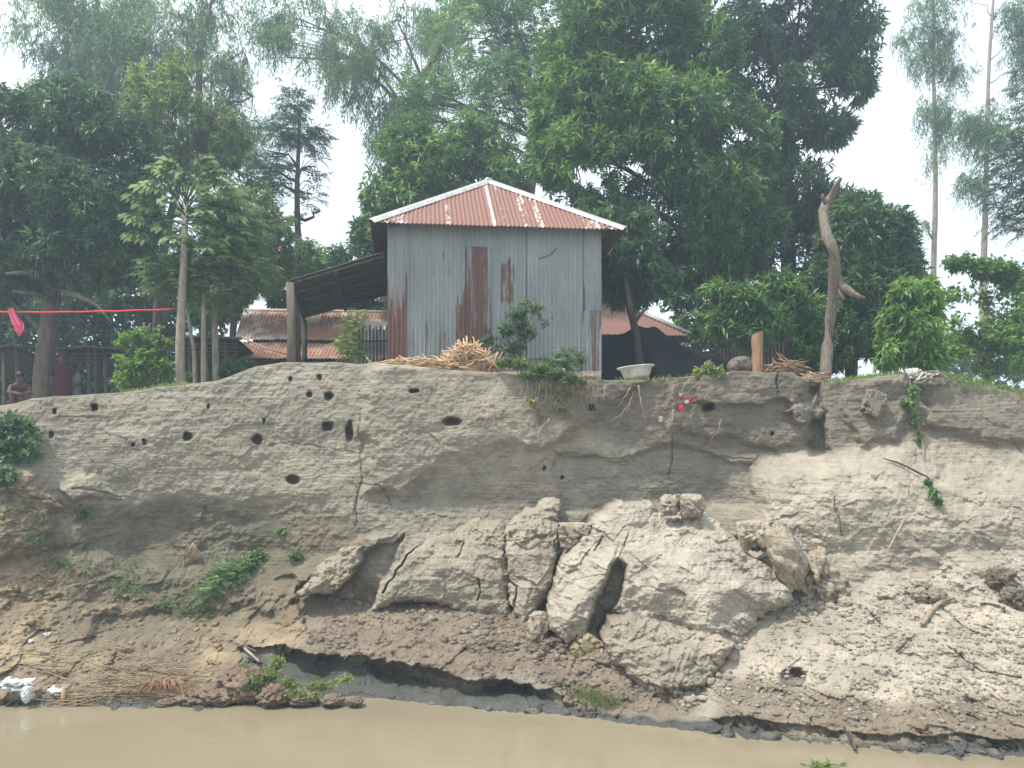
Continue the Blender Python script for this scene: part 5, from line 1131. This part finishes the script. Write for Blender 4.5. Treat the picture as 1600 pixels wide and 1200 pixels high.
tree('mango_tree', 'tall bluish dark mango tree with its top leaning over the sky on the right', 'tree', [(1235, 640, 21.5, .24), (1236, 540, 21.5, .22), (1232, 400, 21.5, .2), (1228, 250, 21.5, .15), (1240, 100, 21.5, .1)],
     [(1180, 60, 21.5, 60, 75), (1250, 20, 21.5, 85, 80), (1310, 50, 21.5, 60, 75), (1210, 140, 21.5, 75, 60), (1300, 120, 21.5, 65, 45), (1340, 130, 21.5, 25, 30), (1190, 230, 21.3, 60, 60), (1290, 200, 21.5, 45, 30), (1235, 300, 21.3, 60, 60), (1180, 330, 21.2, 60, 60), (1290, 340, 21.3, 50, 50), (1240, 420, 21, 75, 60), (1240, -60, 21.5, 100, 50), (1320, 195, 21.5, 22, 20), (1240, 490, 21, 60, 50)], 4900, 'mango', 'mango_dark', 'darkbark', 110, 1.05, .43, freq=1.2)
tree('mango_tree', 'rounded dark mango tree behind the crooked dead trunk', 'tree', [(1330, 640, 18.5, .15), (1330, 520, 18.5, .13), (1335, 430, 18.5, .09)],
     [(1330, 370, 18.5, 50, 60), (1380, 380, 18.5, 45, 55), (1310, 450, 18.5, 55, 60), (1380, 450, 18.5, 60, 60), (1300, 530, 18.3, 50, 55), (1370, 530, 18.3, 50, 50), (1415, 410, 18.5, 25, 35), (1340, 325, 18.5, 30, 25)], 4200, 'mango', 'mango_dark', 'darkbark', 111, 1.0, .30)
tree('mango_tree', 'young mango tree with a leaning trunk growing out of the black netting', 'tree', [(1005, 610, 17.0, .11), (998, 560, 17.0, .10), (992, 510, 17, .085), (983, 478, 17, .075), (975, 420, 17.2, .06)],
     [(975, 400, 17.4, 50, 40), (940, 430, 17.6, 35, 40), (1010, 430, 17.6, 45, 35), (980, 360, 17.6, 55, 40)], 1000, 'mango', 'mango_dark', 'darkbark', 112, 1.0, .34, extra=[[(990, 505, 17, .05), (1000, 492, 17, .04), (1012, 480, 17, .02)]])
tree('mango_sapling', 'leafy mango sapling with bright new leaves behind the orange post', 'tree', [(1178, 600, 16.2, .06), (1176, 540, 16.2, .05), (1172, 480, 16.2, .03)],
     [(1165, 470, 16.2, 35, 30), (1140, 500, 16.2, 30, 25), (1195, 500, 16.2, 35, 28), (1170, 520, 16, 35, 22), (1125, 460, 16.5, 25, 25), (1220, 460, 16.8, 40, 35), (1260, 500, 16.8, 35, 45), (1265, 555, 16.5, 22, 20)], 1000, 'mango', 'mango', 'darkbark', 113, .95, .34)
# hedge and thicket further back, closing the gaps between the trunks
tree('thicket', 'thicket of green bushes behind the black netting and dark fence', 'bushes', [(1110, 640, 24, .08), (1110, 560, 24, .05)],
     [(1090, 490, 24.5, 45, 50), (1150, 500, 24.5, 60, 60), (1230, 500, 24.5, 60, 60), (1100, 530, 23.5, 35, 30), (1300, 530, 24.5, 60, 60), (1050, 455, 24.5, 30, 30)], 1500, 'broad', 'mango', 'darkbark', 114, 1.5, .38)
tree('thicket', 'dim thicket of bushes behind the pole shelters at the left', 'bushes', [(100, 640, 25, .08), (100, 560, 25, .05)],
     [(-60, 520, 25, 90, 90), (40, 540, 25, 80, 80), (130, 540, 25, 70, 80), (215, 520, 25, 60, 70), (290, 520, 25, 60, 60), (330, 470, 25, 50, 50), (60, 460, 25, 120, 60), (200, 450, 25, 90, 60), (-40, 610, 25, 90, 50), (60, 610, 25, 90, 50), (170, 605, 25, 90, 50), (280, 590, 25, 80, 50), (350, 580, 25, 60, 40)], 4600, 'broad', 'mango_dark', 'darkbark', 115, 1.7, .30)
tree('small_tree', 'low dark tree behind the rusty house under the lean-to', 'tree', [(555, 620, 23.5, .09), (550, 530, 23.5, .06)], [(548, 470, 23.8, 45, 30), (585, 500, 23.8, 30, 30), (440, 470, 24.5, 22, 12), (425, 450, 24.5, 14, 12)], 700, 'mango', 'mango_dark', 'darkbark', 116, 1.0, .34)
tree('leafy_tree', 'bushy green tree above the ridge of the rusty house', 'tree', [(365, 620, 23.5, .12), (362, 520, 23.5, .10), (375, 450, 23.5, .07)], [(360, 430, 23.5, 50, 40), (410, 420, 23.5, 45, 35), (470, 410, 23.5, 40, 32), (340, 470, 23.5, 45, 30), (520, 420, 23.2, 30, 22)], 1500, 'mango', 'mango', 'bark', 117, .95, .36)
# far right
for i, (tr, lb, n_, lab, sd_) in enumerate((
    ([(1459, 640, 31, .13), (1457, 450, 31, .115), (1463, 300, 31, .09), (1458, 120, 31, .06), (1460, -40, 31, .04)], [(1440, 30, 31, 30, 45), (1490, 60, 31, 38, 40), (1450, 90, 31, 35, 30), (1500, 110, 31, 28, 25), (1460, 175, 31, 28, 30), (1480, 200, 31, 24, 30), (1455, 245, 31, 20, 18), (1470, -30, 31, 50, 30), (1410, 60, 31, 14, 12), (1435, 350, 31, 16, 20)], 1300, 'slender sparse tree with a bare pale stem, left one of the two at the right', 120),
    ([(1538, 640, 29, .14), (1535, 450, 29, .12), (1541, 300, 29, .09), (1543, 120, 29, .06), (1555, -40, 29, .04)], [(1540, 210, 29, 35, 35), (1520, 280, 29, 22, 24), (1590, 20, 29, 30, 30), (1515, 190, 29, 20, 20), (1580, 110, 29, 28, 25), (1560, 160, 29, 20, 20), (1620, 60, 29, 40, 40), (1510, 10, 29, 12, 14)], 1200, 'slender sparse tree with a bare pale stem, right one of the two at the right', 121))):
    tree('slender_tree', lab, 'tree', tr, lb, n_, 'weep', 'weep', 'palebark', sd_, .95, .42, group='slender trees at the right edge', shell=.2, branches=8, limb=.35)
tree('dark_tree', 'dark clump-leaved tree cut by the right edge of the view', 'tree', [(1650, 640, 24, .18), (1650, 450, 24, .16), (1630, 280, 24, .12)], [(1595, 220, 24, 40, 45), (1580, 290, 24, 38, 40), (1610, 340, 24, 35, 40), (1565, 340, 24, 20, 18), (1660, 250, 24, 60, 90), (1640, 130, 24, 50, 50)], 1300, 'feather', 'mango_dark', 'darkbark', 122, 1.1, .34)
tree('bright_sapling', 'bright green sapling with drooping leaves right of the dead trunk', 'tree', [(1425, 610, 15.8, .05), (1424, 540, 15.8, .04), (1422, 470, 15.8, .02)], [(1415, 455, 15.8, 24, 26), (1440, 465, 15.8, 26, 28), (1400, 500, 15.8, 26, 30), (1430, 520, 15.7, 36, 36), (1455, 500, 15.8, 20, 34), (1390, 550, 15.8, 28, 26), (1450, 560, 15.7, 30, 22), (1452, 440, 15.8, 12, 14)], 1050, 'droop', 'bright', 'bark', 123, .85, .38, freq=1.8)
tree('open_shrub', 'tall open shrub with small pale green leaves at the right edge', 'shrub', [(1540, 620, 17.5, .06), (1540, 550, 17.5, .05), (1545, 470, 17.5, .03)], [(1500, 410, 17.5, 32, 14), (1550, 420, 17.5, 42, 20), (1590, 440, 17.5, 35, 24), (1510, 460, 17.5, 42, 20), (1570, 480, 17.5, 50, 26), (1500, 510, 17.5, 40, 24), (1550, 530, 17.5, 60, 30), (1600, 520, 17.5, 40, 34), (1490, 560, 17.3, 35, 26), (1560, 570, 17.3, 60, 20), (1640, 500, 17.5, 50, 70)], 1500, 'broad', 'bright', 'bark', 124, 1.0, .50, freq=2.2)
tree('thicket', 'distant pale thicket low on the horizon at the right edge', 'bushes', [(1560, 640, 34, .08), (1560, 590, 34, .05)], [(1480, 560, 34, 70, 50), (1570, 560, 34, 80, 55), (1660, 550, 34, 80, 70)], 900, 'broad', 'mango', 'darkbark', 125, 2.0, .34)
tree('thicket', 'green thicket filling the bank top beyond the open shrub', 'bushes', [(1740, 640, 20, .06), (1740, 590, 20, .04)], [(1700, 540, 20, 70, 60), (1790, 530, 20, 80, 70), (1880, 550, 20, 70, 60), (1640, 570, 21, 50, 40)], 1100, 'broad', 'feather', 'bark', 126, 1.4, .36)
# slim stems beside the papaya
for x0, x1, x2, yb_, yt, Y, rr, lab, sd_ in ((306, 300, 290, 592, 470, 15.9, .045, 'curved slim stem just right of the papaya', 131), (318, 318, 319, 590, 400, 15.8, .055, 'straight slim stem second from the papaya', 132), (338, 335, 333, 590, 395, 16.4, .075, 'darker slim stem farthest right of the papaya', 133)):
    lb = {131: [(262, 430, 15.9, 30, 26), (285, 445, 15.9, 24, 18)], 132: [(318, 390, 15.8, 40, 36), (300, 430, 15.8, 30, 24), (340, 440, 15.8, 32, 24), (360, 400, 15.8, 30, 34)], 133: [(370, 370, 16.4, 40, 40), (395, 420, 16.4, 30, 34), (350, 330, 16.4, 40, 36), (340, 460, 16.4, 26, 20)]}[sd_]
    tree('slim_tree', lab + ', with narrow light leaves', 'tree', [(x0, yb_ + 25, Y, rr), ((x0 + x1) / 2, yb_ - 50, Y, rr * .9), (x1, (yb_ + yt) / 2, Y, rr * .8), (x2, yt, Y, rr * .6)], lb, {131: 260, 132: 750, 133: 800}[sd_], 'feather', 'papaya', 'palebark', sd_, .85, .30, group='slim trees by the papaya', shell=.2, branches=6)
tree('bright_bush', 'round bright green bush on the bank top left of the papaya', 'bush', [(225, 620, 16.6, .05), (224, 580, 16.6, .035)], [(205, 535, 16.6, 28, 22), (245, 530, 16.6, 28, 20), (220, 560, 16.5, 40, 26), (205, 590, 16.4, 26, 18), (250, 575, 16.5, 24, 22), (228, 522, 16.6, 26, 14)], 720, 'broad', 'bright', 'bark', 134, .8, .44, freq=2.5)
tree('green_bush', 'low light green bush at the right foot of the slim stems', 'bush', [(375, 610, 16.5, .03), (375, 585, 16.5, .02)], [(375, 572, 16.5, 26, 15), (355, 580, 16.5, 18, 12), (290, 590, 16, 16, 10)], 330, 'broad', 'feather', 'bark', 135, .8, .30)
tree('shrub', 'wispy pale shrub under the outer edge of the lean-to', 'shrub', [(548, 580, 15.2, .02), (548, 545, 15.2, .015), (552, 500, 15.2, .01)], [(550, 510, 15.2, 12, 18), (545, 535, 15.2, 17, 16), (552, 552, 15.2, 18, 12), (560, 492, 15.2, 8, 8)], 420, 'feather', 'weed', 'root', 136, .42, .25)
tree('shrub', 'open dark green shrub growing against the front wall of the hut', 'shrub', [(815, 585, 14.5, .02), (812, 540, 14.5, .016), (818, 480, 14.5, .01)], [(808, 490, 14.5, 22, 16), (838, 480, 14.5, 22, 12), (795, 515, 14.5, 22, 16), (825, 515, 14.5, 20, 20), (800, 545, 14.5, 28, 14), (848, 500, 14.5, 14, 14), (765, 530, 14.5, 16, 10), (820, 472, 14.5, 12, 8), (862, 490, 14.5, 8, 10)], 560, 'broad', 'weep', 'bark', 137, .50, .42, freq=3, shell=.1)
tree('shrub', 'small dim shrub at the right foot of the hut wall', 'shrub', [(885, 585, 14.5, .015), (885, 560, 14.5, .01)], [(890, 560, 14.5, 20, 12), (872, 568, 14.5, 16, 9)], 190, 'feather', 'weep', 'bark', 138, .5, .3)

def papaya(px, py, Y, seed, label, rx=85, rz=62, n=30, base=(283, 620), th=.085):
    r = np.random.default_rng(seed); top = at(px, py, Y); b = at(base[0], base[1], Y); t = empty('papaya_tree', b, label, 'papaya tree')
    m = MB(); P = np.array([b, at(281, 540, Y), at(285, 450, Y), at(289, 380, Y), top]); m.tube(P, [th * 1.1, th, th * .85, th * .7, th * .5], 10, .06); m.build('trunk', M['palebark'], t, smooth=True)
    Vs, Fs, tn, k = [], [], [], 0; pm = MB()
    for i in range(n):
        az = i * 2.399 + r.normal(0, .2); el = math.radians(75 - 120 * (i / n) ** 1.0) ; L = r.uniform(.75, 1.1)
        d = np.array([math.cos(az) * math.cos(el), math.sin(az) * math.cos(el), math.sin(el)]); s0 = top - [0, 0, .5 * i / n]; e = s0 + d * L * [1, 1, .8]; midp = (s0 + e) / 2 + [0, 0, .12]
        pm.tube([s0, midp, e], [.014, .011, .008], 5)
        tint = r.uniform(.3, .95)
        for lobe in range(9):                                         # palmate blade, deeply lobed
            a = (lobe - 4) * .42; out = unit(d * [1, 1, .15]); side = unit(np.cross(out, [0, 0, 1])); ld = unit(out * math.cos(a) + side * math.sin(a) + [0, 0, -.35 - .25 * abs(a)]); ll = (.40 - .05 * abs(lobe - 4)) * r.uniform(.85, 1.1)
            nrm = np.cross(ld, side if abs(a) < 1.2 else out); w = ll * .16; sv = unit(np.cross(ld, [0, 0, 1]))
            pts = [e, e + ld * ll * .3 + sv * w * .5, e + ld * ll * .45 + sv * w * 1.8, e + ld * ll * .62 + sv * w * .7, e + ld * ll * .8 + sv * w * 1.1, e + ld * ll - [0, 0, .06],
                   e + ld * ll * .8 - sv * w * 1.1, e + ld * ll * .62 - sv * w * .7, e + ld * ll * .45 - sv * w * 1.8, e + ld * ll * .3 - sv * w * .5]
            Vs.append(np.array(pts)); Fs.append(np.array([[0, j, j + 1] for j in range(1, 9)]) + k); tn += [tint + r.normal(0, .05)] * 10; k += 10
    mesh('crown', np.concatenate(Vs), np.concatenate(Fs), M['papaya'], t, attrs={'tint': np.clip(tn, 0, 1)}); pm.build('leaf_stalks', M['papaya'], t)
papaya(290, 315, 15.3, 5, 'papaya tree with a tall pale trunk tied with the red rope', n=40)
# blossoms glimpsed in the foliage
for i, (x, y, Y) in enumerate(((343, 185, 19.5), (437, 388, 19.8))):
    V, F = blob(at(x, y, Y), (.045, .04, .04), i + 2, 9, .5); o = mesh('blossom', V, F, simple('orange_blossom', (.5, .08, .05), (.6, .14, .07), 9), smooth=True)
    tag(o, ['orange blossom high in the yellow-green tree', 'orange blossom low beside the sky gap left of the hut'][i], 'blossom')

# ground cover, weeds and vines on the bank
def herb(name, label, cat, spots, n, style, mat, seed, size, stems=True, group=None, gap=.25, kind=None, vinepath=None):
    """spots: (px, py, rpx, rpz, off_m) clumps rooted on the bank surface"""
    r = np.random.default_rng(seed); LB = []
    for x, y, rx, rz, off in spots:
        c = on_bank(x, max(y, float(np.interp(x, TOPX, TOPY)) + 2), off); k = c[1] / FPX; c[2] = EYE + (HY - y) * c[1] / FPX; LB.append((*c, rx * k, min(rx, rz) * k * 1.0 + .04, rz * k))
    p, d, kk = twigs(LB, n, r, gap, 3, .05, seed); V, F, tint = crownmesh(style, p, d, r, size, seed)
    if kind: o = mesh(name, V, F, M[mat], attrs={'tint': tint}); return tag(o, label, cat, kind=kind)
    t = empty(name, np.array(LB[0][:3]) - [0, 0, LB[0][5]], label, cat, group); mesh('leaves', V, F, M[mat], t, attrs={'tint': tint})
    m = MB()
    for i, l in enumerate(LB):
        root = np.array(l[:3]) + [0, .12, -l[5] * .6]
        for q in np.nonzero(kk == i)[0][:14]: m.tube([root, (root + p[q]) / 2 + r.normal(0, .02, 3), p[q]], [.006, .005, .003], 4, cap=False)
    if vinepath is not None:
        P = np.array([on_bank(x, y, .10) for x, y in vinepath]); tt = np.linspace(0, len(P) - 1, 24); P = np.stack([np.interp(tt, range(len(P)), P[:, j]) for j in range(3)], -1); m.tube(P, .010, 5)
    m.build('stems', M['root'], t); return t
herb('weeds', 'low green weeds matted along the brink in front of the hut', 'weeds', [(790, 566, 18, 10, .05), (815, 568, 20, 10, .1), (845, 576, 20, 11, .12), (870, 584, 20, 10, .15), (895, 590, 16, 8, .15), (830, 585, 20, 8, .15)], 760, 'broad', 'lime', 140, .42)
herb('hanging_weeds', 'tangle of yellowish weeds and roots hanging over the brink below the hut', 'weeds', [(850, 605, 22, 12, .12), (880, 612, 20, 14, .12), (830, 625, 16, 14, .08), (875, 635, 18, 14, .08), (910, 598, 18, 8, .12), (845, 650, 12, 12, .06)], 190, 'broad', 'weed', 141, .30)
rr_ = np.random.default_rng(9); m = MB()
for k in range(70):
    x = rr_.uniform(815, 935); y = 596 + rr_.uniform(-4, 10); L = rr_.uniform(15, 75) * (1 if rr_.random() < .4 else .5); c = np.array([on_bank(x + rr_.normal(0, 3) * j, y + L * j / 3, .05 + .05 * rr_.random()) for j in range(4)]); c[:, 1] = c[:, 1].min() ; m.tube(c, [.006, .005, .004, .003], 4, cap=False)
tag(m.build('root_fringe', M['root']), 'fringe of many fine roots hanging from the brink below the hut corner', 'root fringe', kind='stuff')
herb('leafy_plant', 'small bright leafy plant on the brink between the basin and the clay mound', 'plant', [(1107, 573, 10, 9, -.05), (1092, 580, 12, 6, 0), (1125, 580, 9, 5, 0)], 90, 'broad', 'weed', 142, .6)
herb('bush', 'dense low bush clinging to the slope at the left edge', 'bush', [(10, 665, 30, 26, .1), (40, 668, 24, 22, .12), (5, 700, 34, 26, .12), (45, 700, 22, 24, .1), (-30, 690, 40, 40, .1), (0, 740, 30, 22, .1)], 1300, 'broad', 'weep', 143, .7)
herb('herb_clump', 'pale green herb clump on the damp slope, upper right of two', 'plant', [(400, 870, 24, 14, .1), (385, 882, 16, 12, .1)], 260, 'broad', 'weep', 144, .5)
herb('herb_clump', 'darker green herb clump on the damp slope, lower left of two', 'plant', [(345, 895, 18, 22, .1), (365, 900, 18, 20, .1), (330, 925, 14, 14, .08)], 330, 'feather', 'weep', 145, .5)
herb('small_herb', 'thin low herb below the left silt ledge', 'plant', [(462, 868, 16, 8, .05), (440, 828, 12, 9, .03)], 90, 'broad', 'weep', 146, .45)
herb('slope_moss', 'sparse green growth over the dim lower left slope', 'ground cover', [(60, 830, 30, 30, .02), (110, 880, 40, 30, .02), (180, 920, 50, 24, .02), (260, 940, 50, 20, .02), (30, 780, 24, 24, .02), (130, 800, 20, 20, .02), (330, 950, 60, 18, .02), (220, 890, 40, 20, .02)], 900, 'broad', 'weep', 147, .30, kind='stuff', gap=.5)
herb('waterside_weeds', 'green and reddish weeds trailing in the water below the dark undercut', 'weeds', [(435, 1034, 14, 14, .6), (420, 1055, 20, 16, .65), (450, 1068, 22, 12, .6), (500, 1070, 26, 9, .5), (540, 1060, 16, 6, .45), (400, 1065, 16, 18, .7), (380, 1045, 10, 14, .6), (470, 1085, 30, 8, .5)], 560, 'broad', 'weed', 148, .4)
herb('creeper', 'green creeper hanging over the brink by the woven sack', 'creeper', [(1428, 612, 10, 14, .1), (1422, 632, 10, 14, .1), (1430, 655, 8, 14, .1), (1437, 685, 5, 16, .08), (1412, 628, 8, 6, .1)], 230, 'broad', 'feather', 149, .45, vinepath=[(1420, 585), (1426, 620), (1434, 660), (1442, 690), (1443, 716)])
herb('creeper', 'dark leafy end of the trailing vine on the right-hand slope', 'creeper', [(1450, 752, 6, 8, .1), (1458, 768, 7, 8, .1), (1466, 782, 6, 6, .1)], 110, 'broad', 'mango', 150, .4)
herb('grass_tuft', 'drooping grass tuft at the waterline under the largest slab', 'grass', [(925, 1085, 22, 14, .08), (950, 1090, 26, 12, .08), (905, 1078, 10, 10, .08)], 240, 'weep', 'weed', 151, .22)
herb('floating_leaves', 'few green leaves breaking the water surface at the bottom edge', 'leaves', [(1285, 1197, 16, 3, 0)], 30, 'broad', 'lime', 152, .5) if False else None
m = MB(); c0 = np.array([(1285 - 800) * 8.45 / FPX, 8.45, .0]); P_ = c0 + np.stack([rr_.normal(0, .10, 40), rr_.normal(0, .05, 40), rr_.uniform(-.005, .03, 40)], -1); D_ = unit(np.stack([rr_.normal(0, 1, 40), rr_.normal(0, .5, 40), rr_.uniform(.0, .35, 40)], -1)); V, F = leaves(P_, D_, .10, .03, seed=4)
tag(mesh('floating_leaves', V, F, M['lime'], attrs={'tint': np.repeat(rr_.uniform(.3, .9, 40), 4)}), 'few green leaves breaking the water surface at the bottom edge', 'leaves')

def grass(name, label, x0, x1, dy0, dy1, n, h, seed, mat='grass', back=1.5):
    r = np.random.default_rng(seed); X = r.uniform(x0, x1, n); B = r.random(n) * back; dens = vnoise(np.stack([X * .04, B * 2, 0 * X], -1), seed); k = r.random(n) < .35 + dens; X, B = X[k], B[k]; n = len(X)
    ytop = np.interp(X, TOPX, TOPY); d0 = np.interp(X, [x0, x1], [bank_y(x0, np.interp(x0, TOPX, TOPY) + 3), bank_y(x1, np.interp(x1, TOPX, TOPY) + 3)])
    P = np.stack([(X - 800) * d0 / FPX, d0 + B - .03, EYE + (HY - ytop - dy0 - (dy1 - dy0) * r.random(n) * (B < .12)) * d0 / FPX - .02 * B], -1)
    D = unit(np.stack([r.normal(0, .45, n), r.normal(-.25, .4, n), np.full(n, 1.)], -1)); D = np.where((B < .15)[:, None] & (r.random((n, 1)) < .4), unit(D * [1, 1, -.5] + [0, -.5, 0]), D)
    V, F = leaves(P, D, r.uniform(.5, 1.2, n) * h, .012, seed=seed); o = mesh(name, V, F, M[mat], attrs={'tint': np.repeat(np.clip(r.normal(.5, .22, n), 0, 1), 4)}); return tag(o, label, 'grass', kind='stuff')
grass('grass', 'green grass growing over the right-hand brink', 1470, 1690, -4, 8, 9000, .16, 160, back=2.5)
grass('grass', 'short grass behind the brink left of the plastic sheet', 1300, 1480, -1, 2, 2600, .12, 161)
grass('grass', 'thin grass and seedlings on the brink left of the papaya', 185, 290, -1, 2, 1300, .10, 162, 'weed', .8)
grass('grass', 'stray weeds on the brink by the netting', 960, 1140, 0, 1, 500, .10, 163, 'weed', .8)
